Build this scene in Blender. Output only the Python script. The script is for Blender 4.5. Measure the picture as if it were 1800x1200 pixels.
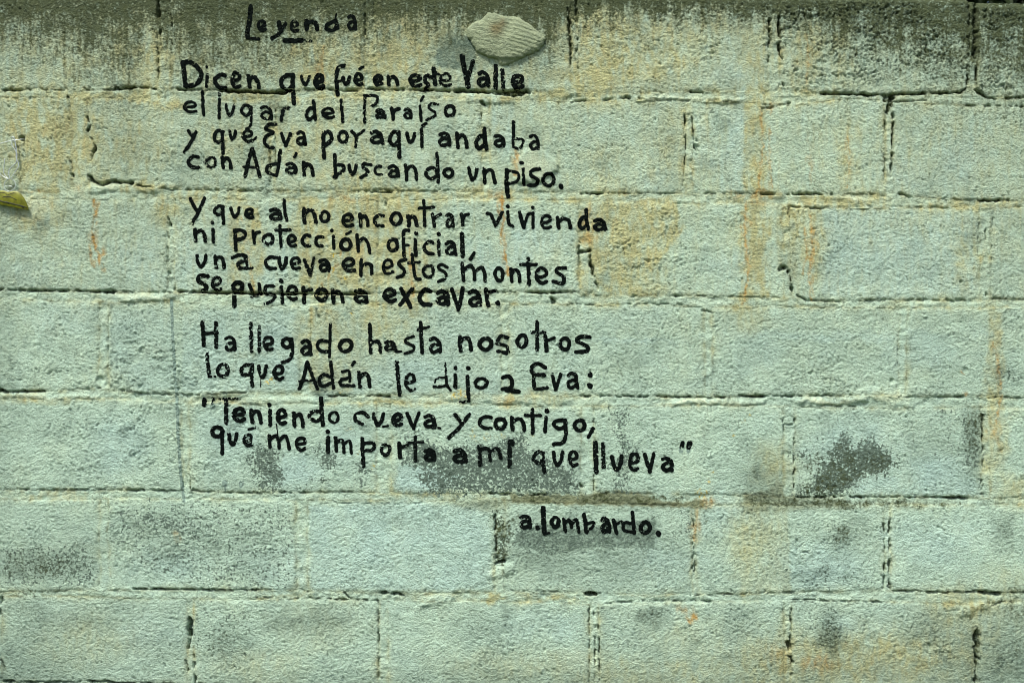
import bpy, math, random
import numpy as np

# ------------------------------------------------------------------ camera, sky, sun, exposure
S = 0.00116                      # metres of wall per traced unit
ZTOP = 2.10                      # height of the wall top line (v = 0)
def WX(u): return (u - 900.0) * S
def WZ(v): return ZTOP - v * S
random.seed(5)
scene = bpy.context.scene
for o in list(bpy.data.objects): bpy.data.objects.remove(o)
COL = scene.collection
cam_d = bpy.data.cameras.new('camera'); cam = bpy.data.objects.new('camera', cam_d); COL.objects.link(cam)
cam_d.lens = 40.0; cam_d.sensor_width = 36.0; cam_d.clip_start = 0.05; cam_d.clip_end = 500
DIST = 1800 * S * 40.0 / 36.0
cam.location = (0.0, -DIST, WZ(600)); cam.rotation_euler = (math.radians(90), 0, 0)
scene.camera = cam
SUN_EL, SUN_AZ = 60.0, -32.0      # degrees; azimuth measured from straight out of the wall towards its left
w = bpy.data.worlds.new('World'); scene.world = w; w.use_nodes = True
nt = w.node_tree; bg = nt.nodes['Background']
sky = nt.nodes.new('ShaderNodeTexSky'); sky.sky_type = 'NISHITA'; sky.sun_disc = False
sky.sun_elevation = math.radians(SUN_EL); sky.sun_rotation = math.radians(180 - SUN_AZ)
sky.air_density = 1.0; sky.dust_density = 3.0
nt.links.new(sky.outputs[0], bg.inputs[0]); bg.inputs[1].default_value = 0.05
sd = bpy.data.lights.new('sun', 'SUN'); sd.energy = 1.5; sd.angle = math.radians(10); sd.color = (1.0, 0.97, 0.91)
so = bpy.data.objects.new('sun', sd); COL.objects.link(so); so.location = (-1, -3, 5)
el, az = math.radians(SUN_EL), math.radians(SUN_AZ)
from mathutils import Vector
dirv = Vector((math.sin(az) * math.cos(el), -math.cos(az) * math.cos(el), math.sin(el)))
so.rotation_euler = dirv.to_track_quat('Z', 'Y').to_euler()
vs = scene.view_settings; vs.view_transform = 'Standard'; vs.look = 'None'; vs.gamma = 1.0; vs.use_curve_mapping = False
vs.exposure = 1.75
scene.render.engine = 'CYCLES'
scene.cycles.pixel_filter_type = 'BLACKMAN_HARRIS'; scene.cycles.filter_width = 1.0; scene.render.filter_size = 1.0

# ------------------------------------------------------------------ noise
_r = np.random.RandomState(11)
PERM = _r.permutation(4096).astype(np.int64); ANG = _r.rand(4096).astype(np.float32) * 2 * np.pi
GX, GY = np.cos(ANG), np.sin(ANG)
def perlin(x, y, seed=0):
    x = np.asarray(x, np.float32); y = np.asarray(y, np.float32)
    xi = np.floor(x).astype(np.int64); yi = np.floor(y).astype(np.int64)
    xf = x - xi; yf = y - yi
    fu = xf * xf * xf * (xf * (xf * 6 - 15) + 10); fv = yf * yf * yf * (yf * (yf * 6 - 15) + 10)
    def g(ix, iy, dx, dy):
        h = PERM[(PERM[(ix + seed * 131) & 4095] + iy) & 4095]
        return GX[h] * dx + GY[h] * dy
    a = g(xi, yi, xf, yf); b = g(xi + 1, yi, xf - 1, yf)
    c = g(xi, yi + 1, xf, yf - 1); d = g(xi + 1, yi + 1, xf - 1, yf - 1)
    t = a + fu * (b - a); s = c + fu * (d - c)
    return (t + fv * (s - t)) * 1.5
def fbm(x, y, octv=4, seed=0, gain=0.5):
    t = 0; amp = 1.0
    for k in range(octv):
        t = t + amp * perlin(x * 2 ** k, y * 2 ** k, seed + k * 7); amp *= gain
    return t
def sstep(a, b, x):
    t = np.clip((x - a) / (b - a), 0, 1); return t * t * (3 - 2 * t)

# ------------------------------------------------------------------ the measured wall: courses, perpends, cracks
BED = [  # each bed joint: upper edge, lower edge
 ([0,158,130,153,260,153,320,158,460,162,560,158,700,158,840,160,1000,162,1100,166,1200,160,1400,161,1500,165,1560,166,1640,163,1700,160,1740,171,1800,172],
  [0,170,120,170,200,172,300,183,460,176,600,170,800,171,1000,178,1200,177,1300,180,1400,185,1500,172,1600,180,1700,186,1800,188]),
 ([0,336,110,337,150,322,200,320,240,323,320,333,450,335,640,335,800,336,1000,338,1200,340,1350,341,1540,340,1600,345,1700,352,1800,354],
  [0,350,100,349,200,352,300,348,450,351,640,352,900,350,1060,353,1200,358,1340,356,1440,366,1600,366,1740,362,1800,363]),
 ([0,509,100,511,200,513,320,513,460,516,600,517,800,512,1000,514,1070,520,1200,520,1400,523,1450,530,1600,528,1740,527,1800,527],
  [0,525,200,532,300,529,460,538,600,535,800,534,1000,535,1150,536,1250,540,1400,540,1600,541,1800,541]),
 ([0,686,100,688,180,683,240,692,320,694,460,690,540,694,700,695,900,695,1000,696,1200,698,1320,696,1500,695,1700,697,1800,700],
  [0,702,150,701,320,706,460,710,700,707,900,712,1020,715,1250,712,1400,715,1500,718,1700,716,1800,718]),
 ([0,862,130,861,330,862,440,866,600,865,800,868,1040,867,1250,869,1400,873,1700,874,1760,876,1800,872],
  [0,878,330,877,500,879,700,881,860,877,1000,884,1150,886,1400,887,1700,887,1800,886]),
 ([0,1040,250,1036,450,1036,550,1039,700,1043,900,1040,1040,1043,1150,1046,1350,1042,1560,1036,1650,1040,1720,1042,1800,1040],
  [0,1047,330,1052,560,1053,665,1055,800,1056,1000,1060,1060,1062,1200,1059,1350,1056,1500,1056,1700,1061,1800,1056]),
 ([0,1199,400,1204,900,1212,1800,1219],[0,1214,400,1219,900,1228,1800,1236]),
 ([0,1378,900,1385,1800,1392],[0,1392,900,1400,1800,1408]),
 ([0,1556,900,1560,1800,1566],[0,1571,900,1577,1800,1584]),
]
PERP = [  # perpends of each course: (left edge, right edge)
 [(-435,-420),(-78,-64),(277,300),(641,661),(1003,1016),(1352,1370),(1704,1718),(2060,2074)],
 [(-590,-576),(-232,-218),(126,152),(474,484),(847,861),(1203,1218),(1556,1570),(1912,1926),(2270,2284)],
 [(-410,-396),(-60,-46),(294,307),(664,680),(1018,1040),(1376,1389),(1722,1741),(2080,2094)],
 [(-540,-526),(-180,-166),(174,190),(527,545),(880,894),(1238,1252),(1580,1594),(1935,1950),(2290,2304)],
 [(-400,-386),(-44,-30),(320,334),(662,687),(1021,1045),(1377,1397),(1726,1740),(2084,2098)],
 [(-540,-526),(-178,-164),(175,191),(520,541),(870,886),(1216,1224),(1555,1566),(1910,1924),(2268,2282)],
 [(-380,-366),(-12,2),(329,341),(665,682),(1036,1054),(1378,1391),(1711,1723),(2070,2084)],
 [(-540,-526),(-185,-171),(170,184),(525,539),(880,894),(1235,1249),(1590,1604),(1945,1959),(2300,2314)],
 [(-360,-346),(-5,9),(350,364),(705,719),(1060,1074),(1415,1429),(1770,1784),(2125,2139)],
 [(-540,-526),(-185,-171),(170,184),(525,539),(880,894),(1235,1249),(1590,1604),(1945,1959),(2300,2314)],
]
CRACK = [ # width, depth (mm), points
 (4,7,[0,160,30,158,62,157]),(2.5,5,[62,157,140,158,200,157,260,155]),(3.5,10,[205,156,240,154,273,156]),
 (4,8,[312,157,330,159,360,158,400,161]),(6,14,[395,160,430,161,470,163,500,162,514,158]),(3,6,[514,158,560,157,600,160,640,158]),
 (4,8,[640,156,665,156,700,159,745,158,790,160]),(6,14,[800,159,840,161,880,162,930,161]),(5,10,[850,163,905,168,930,163]),
 (3,9,[985,142,995,134]),(3,5,[980,182,1040,176,1100,172]),(5,9,[1101,170,1116,175]),(4,10,[1212,161,1235,163]),
 (3,4,[1100,172,1180,176,1260,176,1310,181]),(4,7,[1340,190,1365,188,1390,180]),
 (5,14,[1445,164,1500,166,1540,167,1580,166]),(9,16,[1548,168,1570,170]),(4,9,[1580,165,1640,164,1690,162,1700,155,1702,132]),
 (5,10,[1716,158,1735,172,1760,175]),(4,7,[1760,175,1800,170]),(4,6,[1700,185,1800,187]),(3,4,[1560,180,1620,176,1680,176]),
 (6,8,[277,0,280,60]),(3,4,[276,60,278,150]),(3,3,[300,0,302,80]),(4,3,[641,0,642,60]),(3,2.5,[656,5,657,140]),
 (5,8,[998,5,1002,60,1004,120]),(5,7,[1012,0,1014,60,1013,95]),(4,6,[1010,96,1016,120]),
 (5,10,[1370,5,1370,60,1371,95,1378,108]),(6,9,[1353,20,1354,60,1352,108]),(4,8,[1376,146,1384,156]),
 (9,15,[1716,8,1716,60,1715,100]),(4,6,[1705,10,1706,100]),(5,10,[1718,100,1717,150]),
 (2.5,5,[120,170,124,200]),(5,8,[152,205,157,222,154,230]),(4,10,[159,240,167,258,162,270,158,282]),(3,8,[124,280,126,300,127,330]),
 (6,12,[155,310,165,320,180,324,200,318,232,322]),(2.5,4,[240,326,300,333,450,336]),
 (1.6,3,[484,180,484,260,483,330]),(1.8,5,[474,250,475,330]),(4,9,[845,178,852,186]),(2,6,[847,200,847,222]),
 (2.5,8,[1205,200,1206,260,1204,290]),(3,6,[1217,205,1220,250,1226,272]),(2,3,[1203,300,1200,335]),(8,5,[1225,248,1228,256]),
 (4,9,[1569,170,1570,240,1568,296,1567,312]),(3,6,[1557,210,1556,260,1556,318]),(8,8,[1552,176,1566,176,1560,200]),
 (1.6,3,[645,334,690,334]),(3.5,10,[642,337,690,337]),(2,4,[690,335,780,335,810,336]),(3.5,10,[1018,341,1064,340]),(2,3,[1064,340,1200,340]),
 (2.5,4,[1240,340,1340,341]),(4,8,[1340,341,1385,341,1465,341]),(3,5,[1405,341,1410,330]),(2,4,[1490,341,1540,341]),
 (3,6,[1390,363,1440,366,1470,362]),(2,3,[1470,364,1560,362,1680,366]),(4,7,[1580,340,1605,347]),(4.5,12,[1712,351,1740,353,1775,352]),
 (2,3,[1620,350,1712,352]),(1.5,4,[678,350,678,362]),
 (4,9,[294,372,297,392,302,400]),(2.5,5,[295,400,294,460]),(4,9,[296,470,297,490,306,508]),(6,5,[300,480,304,505]),
 (2.5,6,[1018,425,1018,470]),(7,12,[1018,444,1040,440]),(5,12,[1038,438,1038,460,1043,480,1052,510]),
 (3,6,[1387,360,1387,385]),(9,12,[1371,474,1380,470]),(5,10,[1384,472,1387,480]),(2.5,6,[1388,480,1392,500]),(6,12,[1391,505,1395,516]),(3,8,[1396,516,1416,527]),
 (2,3,[1746,380,1742,520]),(4,7,[1734,405,1733,420]),(4,12,[1734,515,1735,520]),(2,3,[1722,380,1720,450]),
 (5,10,[0,509,60,511,130,511,170,513]),(6,15,[165,513,198,513]),(2.5,4,[200,512,300,514]),(4.5,13,[314,512,360,514,410,515,470,516]),(5,14,[440,516,520,517,600,516,645,516]),
 (2,4,[645,516,760,514,900,513]),(4,12,[925,514,985,514,1010,513]),(8,8,[955,518,968,524,972,530]),(3,7,[1068,521,1087,522]),
 (2,3,[1087,521,1180,521]),(6,8,[1188,520,1199,520]),(2,3,[1225,520,1370,523]),(2,3.5,[1000,535,1100,534,1200,535]),(2.5,4,[1416,528,1500,530,1570,526]),
 (2,3.5,[1570,528,1700,527]),(4,6,[1665,529,1690,529]),(3,5,[1740,526,1800,527]),(4,5,[1235,545,1250,547]),
 (7,14,[0,685,12,689]),(3.5,8,[12,689,50,688,85,688]),(4,8,[155,686,178,683]),(3,6,[212,686,250,692]),(2,4,[250,692,350,694,440,688]),
 (2.5,5,[555,541,560,560]),(2,2,[545,540,546,620]),(3,1.8,[200,535,190,560,188,680]),(2,1.5,[175,540,176,600]),
 (3,8,[578,696,610,695]),(5,12,[662,695,684,697]),(2,3,[610,695,662,696]),(3,8,[1020,696,1080,697,1215,698]),(2.2,4,[1215,698,1255,699]),
 (3,8,[1260,698,1275,699]),(4,12,[1300,695,1325,697,1345,696]),(2.5,6,[1345,696,1420,696,1480,694]),(3,6,[1368,697,1398,697]),(2,3.5,[1575,697,1660,698]),
 (3,6,[1660,698,1693,697]),(3,6,[1750,697,1800,700]),(2,4,[1404,717,1450,713,1520,715]),(1.8,3.5,[687,710,687,745]),
 (2.5,6,[1044,718,1044,742]),(2.5,6,[1044,832,1044,862]),(4,8,[1020,850,1023,856]),(2.5,6,[1377,738,1378,760]),(2.5,5,[1397,735,1396,860]),
 (2,4,[1378,746,1395,747]),(3,10,[1726,830,1727,862]),(4,6,[1728,700,1729,820]),
 (2,4,[333,815,334,860]),(2,4,[329,826,330,850]),(2.5,5,[0,860,60,861,180,861,240,862]),(3,7,[240,861,290,863,322,861]),(2.5,6,[335,862,400,866,470,865,538,866]),
 (2,3,[538,866,600,864]),(1.6,4,[600,864,650,866,660,855]),(4,7,[858,868,900,869]),(3,6,[900,870,960,869]),(2,3,[1225,869,1340,868]),
 (3,6,[1400,874,1500,873,1660,874]),(5,12,[1660,875,1700,875]),(3,6,[1700,874,1724,868,1740,866,1745,872]),
 (2,3.5,[560,884,700,885,740,884]),
 (4,6,[871,905,872,980]),(6,10,[872,990,888,985]),(3.5,8,[1218,905,1219,960,1217,1000]),(5,6,[1220,960,1222,1005]),
 (3,10,[1555,920,1556,980,1554,1028]),(4,10,[1565,905,1564,940,1565,1028]),(2.5,6,[1560,1030,1572,1038]),
 (3,8,[235,1035,330,1036,400,1037,450,1037]),(2,3,[450,1036,520,1037]),(4,9,[605,1041,612,1050]),(2.5,5,[450,1050,560,1052,665,1055]),(2.5,5,[530,1036,545,1040]),
 (6,14,[670,1042,690,1043,708,1045]),(2,3,[900,1038,1000,1041]),(6,14,[1030,1043,1050,1044]),(3,5,[1050,1043,1063,1041]),(3,5,[1062,1060,1110,1058]),
 (2.5,5,[1130,1056,1220,1056,1280,1059]),(2,4,[1200,1047,1280,1044,1400,1040]),(3,4.5,[1395,1054,1500,1056,1550,1058]),
 (4,6,[1572,1038,1660,1041,1700,1039]),(7,12,[1700,1040,1725,1040,1755,1043]),(3.5,6,[1780,1041,1800,1041]),(3,4,[1745,1064,1760,1058,1780,1055]),
 (9,15,[334,1088,334,1115]),(6,8,[334,1115,332,1140]),(4,8,[326,1160,330,1180]),(4,8,[340,1150,341,1180,343,1198]),(5,8,[2,1050,0,1080]),(4,7,[2,1160,14,1188]),
 (2.2,6,[665,1055,666,1150,665,1200]),(6,9,[668,1170,672,1178]),(2.5,6,[1036,1065,1036,1200]),(3,6,[1052,1070,1054,1180]),(3,9,[1045,1075,1047,1200]),(4,6,[1025,1052,1033,1064]),
 (3,7,[1391,1070,1391,1200]),(7,11,[1386,1130,1393,1165]),(4,9,[1716,1095,1718,1110]),(11,18,[1718,1110,1718,1140,1717,1200]),
 (5,8,[0,1197,60,1199,130,1198,190,1198]),(5,10,[190,1200,400,1205,900,1213,1800,1220]),
]
# ------------------------------------------------------------------ stroke data of the hand-painted verse (x6 units from each tile's corner)
T = {'A':(300,0),'B':(560,0),'C':(780,0),'D':(300,150),'E':(540,150),'F':(740,150),'G':(320,340),'H':(570,350),'I':(800,350),'J':(340,550),
     'K':(580,560),'L':(800,560),'M':(340,680),'N':(560,680),'O':(780,690),'P':(940,700),'Q':(890,820)}
TEXT = r'''
@A Leyenda
/46 845 70 830 230 808 350 815 395|/30 815 405 930 415|e 905 205 1020 340 44|/46 1142 240 1150 300 1165 325|/36 1215 250 1170 320|/40 1170 320 1120 380 1068 408
e 1250 210 1360 345 36|n 1405 205 1570 330 42|/36 1740 220 1650 265 1645 310 1715 322 1755 270|/18 1747 155 1735 215|/36 1740 215 1765 300|$B|a 292 152 412 328 36
$A|/48 1205 432 1390 430|/44,.55 1390 430 1480 434|/36,.85 1480 434 1660 438 1860 442
@A Dicen
/50 132 660 145 790 158 905|/46 132 658 230 668 318 760 312 840 262 895 165 912|/32,.05 388 790 380 915|.14 380 710|c 450 765 595 945 42|e 625 750 755 940 44|n 800 785 948 935 42
@A que
q 1145 770 1330 1105 44|u 1365 790 1480 905 34,.12|e 1500 770 1635 950 52
@B fué
/40 272 697 215 712 188 800 192 900 200 1000|/26 190 872 250 850|u 240 800 345 905 38|e 365 765 480 920 40|/28 432 728 472 708
@B en
e 568 775 690 915 48|n 712 790 850 910 38
@B este
e 940 775 1100 930 44|/42 1185 820 1140 805 1122 860 1155 900 1122 958|/44,.1 1212 720 1228 890|/32,.2 1212 745 1275 790|e 1262 765 1418 925 36,.15
@B Valle
/50 1515 595 1535 720 1578 915|/42,.12 1628 650 1602 740 1572 860|$C|a 340 740 495 930 44|/46,.15 548 700 548 930|/44,.2 618 740 630 930|e 700 775 860 950 52
@D el
e 125 160 285 295 34|/32 332 65 338 180 348 315
@D lugar
/34,.2 510 85 512 345|u 568 195 685 330 32|o 735 200 855 332 32|/30,.15 848 230 850 350 838 430 795 465|a 935 205 1085 375 30|/36,.08 1245 240 1190 258 1168 370
@D del
d 1408 155 1550 380 36|e 1580 228 1740 360 36|$E|/34,.15 358 160 376 385
@E Paraíso
/36,.2 612 110 605 250 608 390|/32,.12 600 108 735 118 725 190 680 225|a 708 245 840 365 36,.05|r 870 225 985 375 36|a 1008 230 1115 365 32|/30 1190 220 1202 375|/28 1225 120 1200 165
/30,.15 1375 205 1310 195 1282 240 1345 285 1345 325 1260 368|o 1438 200 1568 340 36
@D y
/36 185 480 235 545|/34 265 490 235 560 190 640 145 705
@D que
q 445 468 580 740 36|u 608 468 700 585 32|e 745 460 880 610 36|/20 860 600 905 548
@D Eva
/34 1108 412 1040 412 1002 462 1080 495 1005 540 990 605 1038 655 1085 655|v 1152 500 1280 655 36|a 1315 470 1440 645 36
@E por
p 148 475 280 785 40|o 315 475 440 620 36|/30 470 485 515 545 510 650|/28 515 540 600 475
@E aquí
a 648 468 820 632 40|q 853 478 1000 770 40|u 1038 492 1150 618 38|/34 1205 465 1210 650|/34 1250 405 1215 432
@F andaba
a 172 482 325 655 40|n 358 495 500 670 38|d 555 440 712 690 42|a 755 508 895 662 38|/34 975 385 975 545|/28,.2 970 560 1078 580 1040 668 975 650|/26 968 550 972 650|a 1132 508 1258 690 36
@D con
c 172 733 310 885 38|o 355 745 492 880 34,.25|n 525 745 655 890 36
@D Adán
/38 860 668 820 800 785 958|/38 860 668 905 820 940 962|/28 770 860 890 865|/34 1110 825 1030 850 1015 910 1080 942|/36 1155 690 1140 830 1115 952|a 1200 805 1345 945 34,.1|/30 1325 722 1305 755|n 1380 805 1525 970 40
@E buscando
/36 290 735 294 850 300 970|/36 300 835 380 850 380 900 285 965|u 425 830 532 950 36|/36 670 840 600 828 590 865 635 900 622 940 570 972|c 698 835 800 955 30|a 838 835 985 985 36|n 1020 820 1175 1015 36
o 1235 855 1388 1000 36|/34 1368 720 1378 870 1382 1020|o 1430 860 1550 985 36
@F un
u 490 860 605 1010 36|n 645 865 798 1045 36
@F piso.
/44 905 895 903 1040 920 1175|/32,.05 910 897 1020 930 1015 1010 905 1040|/34,.15 1075 885 1085 1050|.20 1062 820|/38 1250 885 1170 902 1160 950 1230 1000 1210 1048 1135 1055|o 1270 915 1420 1080 36|.24 1478 1065
@G Y
/36 85 55 155 190|/36 235 50 165 210 120 290|/30,.5 108 300 118 335
@G que
q 325 122 462 330 36|u 503 138 615 265 32|e 653 148 770 275 38
@G al
a 903 148 1065 295 38|/34 1075 70 1085 200 1105 282
@G no
n 1262 145 1430 325 40|o 1443 178 1565 315 34
@H encontrar
e 178 140 320 305 40|n 358 148 480 298 38|c 513 148 640 300 38,.1|o 690 130 825 285 38|n 863 158 995 298 38|/34 1050 18 1060 285|/30 1000 96 1155 88|r 1120 143 1240 305 36|a 1268 143 1380 312 36|r 1428 143 1535 292 36
@I vivienda
/36 338 150 380 172 425 278|/34 498 138 430 275|/34 555 132 565 250 610 290|.18 555 75|/38 680 142 722 298|/30 815 155 770 162 725 290|/32 822 146 822 298|.17 820 90|e 888 153 1030 325 38|n 1063 178 1238 325 38|d 1285 95 1420 328 38|a 1445 198 1608 345 38
@G ni
n 113 362 265 522 38,.1|/34 325 378 330 512|.17 320 308
@G protección
p 535 368 685 612 38|r 728 385 830 545 34|o 843 418 975 552 36,.15|/34 1030 342 1045 560|/34 990 388 1140 385|e 1098 428 1218 572 38|c 1250 425 1368 572 36|c 1393 438 1500 572 36|/34 1597 452 1600 578|.18 1580 392|$H|o 155 405 300 552 40|/26 232 368 280 342
/36 342 378 360 548|/34 365 445 420 412 460 470 480 565
@H oficial,
o 655 405 790 562 38|/36 890 330 842 338 835 450 842 605|/28 832 482 888 485|/38 958 430 965 590|.20 970 362|c 1038 430 1165 595 38,.1|/36,.1 1205 440 1210 585|.20 1208 368|a 1263 428 1408 602 40,.1|/46,.1 1452 368 1460 600|/34 1582 568 1540 635
@G una
u 138 640 268 788 36|n 328 645 467 797 38|/38 530 680 600 650 665 655 660 700 590 740 605 788|/34,.2 605 790 740 790|/26,.1 676 690 690 780
@G cueva
c 863 648 1000 810 36|u 1003 662 1118 810 40|e 1133 658 1262 810 38|/36,.1 1290 700 1352 862|/30,.1 1390 680 1355 860|a 1428 680 1575 838 40
@H en
e 178 608 340 775 42|/36 390 640 385 800|/36 395 705 450 682 495 702 500 790
@H estos
e 598 622 742 802 36|/36 860 640 800 652 790 690 845 750 830 800 770 825|/34 925 585 940 700 962 825 1010 845|/30 890 675 1005 665|o 1028 683 1167 838 36,.1|/32,.05 1295 718 1240 692 1200 710 1225 745 1285 785 1275 835 1205 868
@H montes
/40 1455 680 1460 760 1472 855|/36 1465 755 1540 700 1580 760 1585 850|/36 1585 765 1660 720 1690 780 1695 862|$I|o 400 710 520 875 38|n 568 718 702 882 38|/40,.1 770 630 780 900|/34 690 690 855 690|e 833 713 992 905 42|/38 1165 725 1085 732 1075 770 1142 820 1135 888 1035 870
@G se
/44 270 875 190 870 170 920 250 970 250 1010 215 1032|e 298 868 432 1035 40,.1
@G pusieron
o 515 918 657 1052 44|/46 550 1040 550 1185|/36 710 960 738 1030|/36 815 955 818 1040|/36,.1 735 1085 820 1062|/34 965 975 890 978 872 1030|/34 870 1058 970 1072 960 1120 880 1165|/38 1045 985 1055 1150|.22 1045 920|e 1093 958 1228 1140 42|/40 1280 990 1285 1150|/36 1285 1030 1365 1015|o 1395 988 1542 1145 44|n 1568 1000 1712 1165 40
@H a
a 298 932 470 1107 46
@H excavar.
e 608 928 775 1097 46|/44 810 945 910 1135|/40 930 945 800 1112|c 983 933 1142 1137 46|a 1168 943 1332 1132 48|/42 1345 950 1405 1130|/40 1460 938 1440 1060 1412 1165|a 1508 943 1668 1142 44|$I|/42 322 950 348 1122|/36 340 985 428 965|.24 450 1095
@J Ha
/40 95 98 105 230 110 338|/42,.15 235 105 240 355|/34 100 220 250 208|a 318 233 462 412 38
@J llegado
/42,.25 605 112 612 400|/38,.3 693 142 695 402|e 723 235 857 407 42,.1|o 918 253 1047 382 38|/38 1035 272 1040 420 1000 500 935 520|a 1118 268 1262 457 42|/36 1420 300 1340 292 1305 345 1350 400 1420 408|/30 1442 122 1435 462|o 1518 268 1687 424 42
@K hasta
/40,.1 420 62 425 200 430 355|/40,.1 430 252 500 238 530 290 530 355|a 562 218 715 352 38,.1|/28 690 345 750 345|/32,.05 880 185 810 212 802 252 880 288 870 340 790 365|/38 955 42 962 200 972 355|/30 925 120 1040 85|a 1033 183 1187 372 40,.1
@K nosotros
n 1343 168 1512 352 40|$L|o 238 188 400 347 44|/38 552 200 480 182 450 230|/36,.2 440 262 540 290 560 350|/40,.1 450 340 540 365|o 638 153 772 320 40|/40,.2 865 35 865 330|/40,.25 805 145 945 145|/42 952 185 965 335|/32 970 232 1045 202|o 1085 190 1222 345 40,.1|/40 1420 192 1320 192 1287 235 1390 290 1390 342 1275 350
@J lo
/42,.25 145 430 160 600 170 665|/26 165 668 228 670|o 238 528 382 684 40,.15
@J que
q 483 522 652 790 42,.15|u 673 542 782 692 36|/10 710 690 708 782|e 828 540 968 718 42
@J Adán
/36 1200 518 1160 680 1115 798|/36,.1 1200 518 1260 680 1308 798|/28 1120 716 1250 710|/36 1450 672 1370 652 1325 710 1360 768 1450 740|/36 1448 518 1462 660 1478 790|/30,.1 1570 620 1640 615 1650 720|/34 1650 682 1560 702 1560 758 1690 765|/32 1697 515 1675 550|$K|n 283 548 442 732 38,.1
@K le
/42,.1 705 458 720 640 738 802|e 778 563 915 772 40,.1
@K dijo
/26,.35 1215 440 1225 600|/30 1225 610 1235 700 1270 752|/22,.2 1220 615 1130 630 1105 670|/30,.1 1095 715 1160 717 1240 700|/40 1320 592 1322 722|.19 1325 520|/40 1450 612 1462 828|/32,.15 1375 882 1470 868|.22 1460 522|o 1518 613 1667 747 36
@L a
/40 502 622 560 607 597 650 590 720 500 742|/46 520 742 580 760 668 768
@L Eva:
/40 950 517 870 472 805 520 830 580 940 592|/38 830 590 830 680 850 740 968 727|/38 1025 588 1060 748|/34 1115 582 1065 740|a 1163 553 1312 748 38|.26 1425 590|.28 1422 708
@M "Teniendo
/52 112 138 118 185|/36,.35 205 120 205 165|/32,.35 275 127 380 122 480 125|/46,.15 348 150 345 270 350 378|e 398 203 562 377 50|n 588 223 732 392 42|/42 808 252 812 398|.22 800 188|e 863 218 997 407 46|/12 875 385 890 508|n 1038 253 1177 432 40|o 1208 238 1372 372 40,.1|/42 1345 115 1365 398|o 1418 250 1542 387 32
@N cueva
/38 520 310 460 268 397 290 390 350 460 388|u 563 263 697 417 38|/26 680 417 730 410|e 763 263 902 427 48|/38 935 280 1000 438|/34 1060 268 1000 430|a 1093 278 1252 437 40|/26 1200 432 1280 432
@N y
/40 1440 292 1510 385|/40,.1 1590 288 1500 410 1370 538
@O contigo,
c 358 233 517 392 36|o 523 258 667 402 42|n 693 243 872 412 40|/40,.1 935 178 938 425|/34 860 238 1020 240|/38 1078 262 1068 408|.24 1088 192|o 1143 268 1300 397 40|/40 1280 290 1287 430 1260 520 1160 543|o 1363 273 1507 417 42|/38 1575 378 1525 468
@M qué
o 178 403 327 542 42|/38,.1 302 470 305 700|u 358 478 472 622 38|e 513 483 637 637 42,.15|/28 585 447 650 425
@M me
/36 800 508 808 630|/36 810 560 865 512 895 560 905 640|/36 905 562 965 512 995 570 1010 652|e 1068 513 1202 682 42
@M importa
/42 1420 532 1418 680|.22 1417 468|/38 1500 532 1508 672|/34 1510 580 1570 562 1590 690|/32 1590 600 1650 572 1665 698|$N|/42,.1 460 548 475 830|/36 465 600 560 587 590 622 560 665 490 670|o 643 588 767 732 36,.15|/42 850 592 860 742|/36 865 642 940 610|/36 1018 522 1022 778|/28 955 585 1100 580|a 1098 638 1248 792 44
@N a
a 1403 638 1582 812 46
@O mi
/42,.15 375 562 385 762|/36,.1 380 600 470 592 490 718|/38,.1 490 622 570 592 605 688|/44,.1 695 578 695 775|.32 712 525
@O que
q 928 608 1087 860 42,.2|u 1143 613 1272 777 38|e 1303 598 1432 787 42
@O llueva"
/50,.1 1600 525 1608 835|/44,.2 1680 542 1685 785|$P|u 798 593 937 767 42|e 978 563 1117 777 44,.1|/40 1160 592 1215 772|/36 1255 582 1215 760|a 1318 603 1477 782 42|/46 1560 468 1552 505|/50 1635 472 1625 512
@Q a.
a 128 493 277 662 44,.1|.25 330 640
@Q lombardo.
/48 388 432 400 690|/30 400 708 448 700|o 460 518 572 652 42|/38,.1 605 552 622 678|/34 620 600 660 560 690 640|/36,.1 690 600 740 560 765 688|/40 820 502 845 690|/32 840 602 920 587 910 630 850 690|a 983 518 1112 707 46,.1|/38 1130 562 1165 702|/30 1150 612 1215 577
/38 1330 482 1350 698|/36,.1 1340 602 1240 592 1245 670 1340 690|o 1398 563 1532 717 42|.27 1605 705
'''
GL = {
 'a': [[.08,.14,.42,.02,.78,.2,.92,.55,.95,.97],[.88,.5,.42,.46,.08,.7,.3,.96,.7,.92,.9,.68]],
 'e': [[.1,.54,.5,.55,.9,.42,.82,.1,.45,0,.12,.22,.03,.6,.3,.93,.6,1,.95,.9]],
 'o': [[.5,0,.15,.18,0,.55,.2,.88,.52,1,.85,.85,1,.45,.85,.12,.5,0]],
 'n': [[.02,0,.06,.5,.12,1],[.08,.4,.4,.12,.72,.16,.88,.5,.98,1]],
 'u': [[0,0,.1,.55,.38,1,.62,.95,.88,.5,1,0]],
 'v': [[0,0,.46,1],[1,0,.5,1]],
 'c': [[.97,.08,.5,.02,.08,.3,.05,.65,.4,.95,.97,.98]],
 'r': [[.03,0,.18,.5,.28,1],[.2,.5,.5,.18,1,.04]],
 'q': [[.85,.06,.45,0,.05,.18,.05,.4,.4,.52,.82,.4],[.84,.02,.86,.5,.92,1]],
 'p': [[.04,0,.06,.5,.15,1],[.06,.04,.55,.0,.95,.16,.8,.4,.15,.5]],
 'd': [[.78,.42,.4,.4,.05,.68,.28,.98,.82,.82],[.78,0,.82,.5,.95,1]],
}
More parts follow.
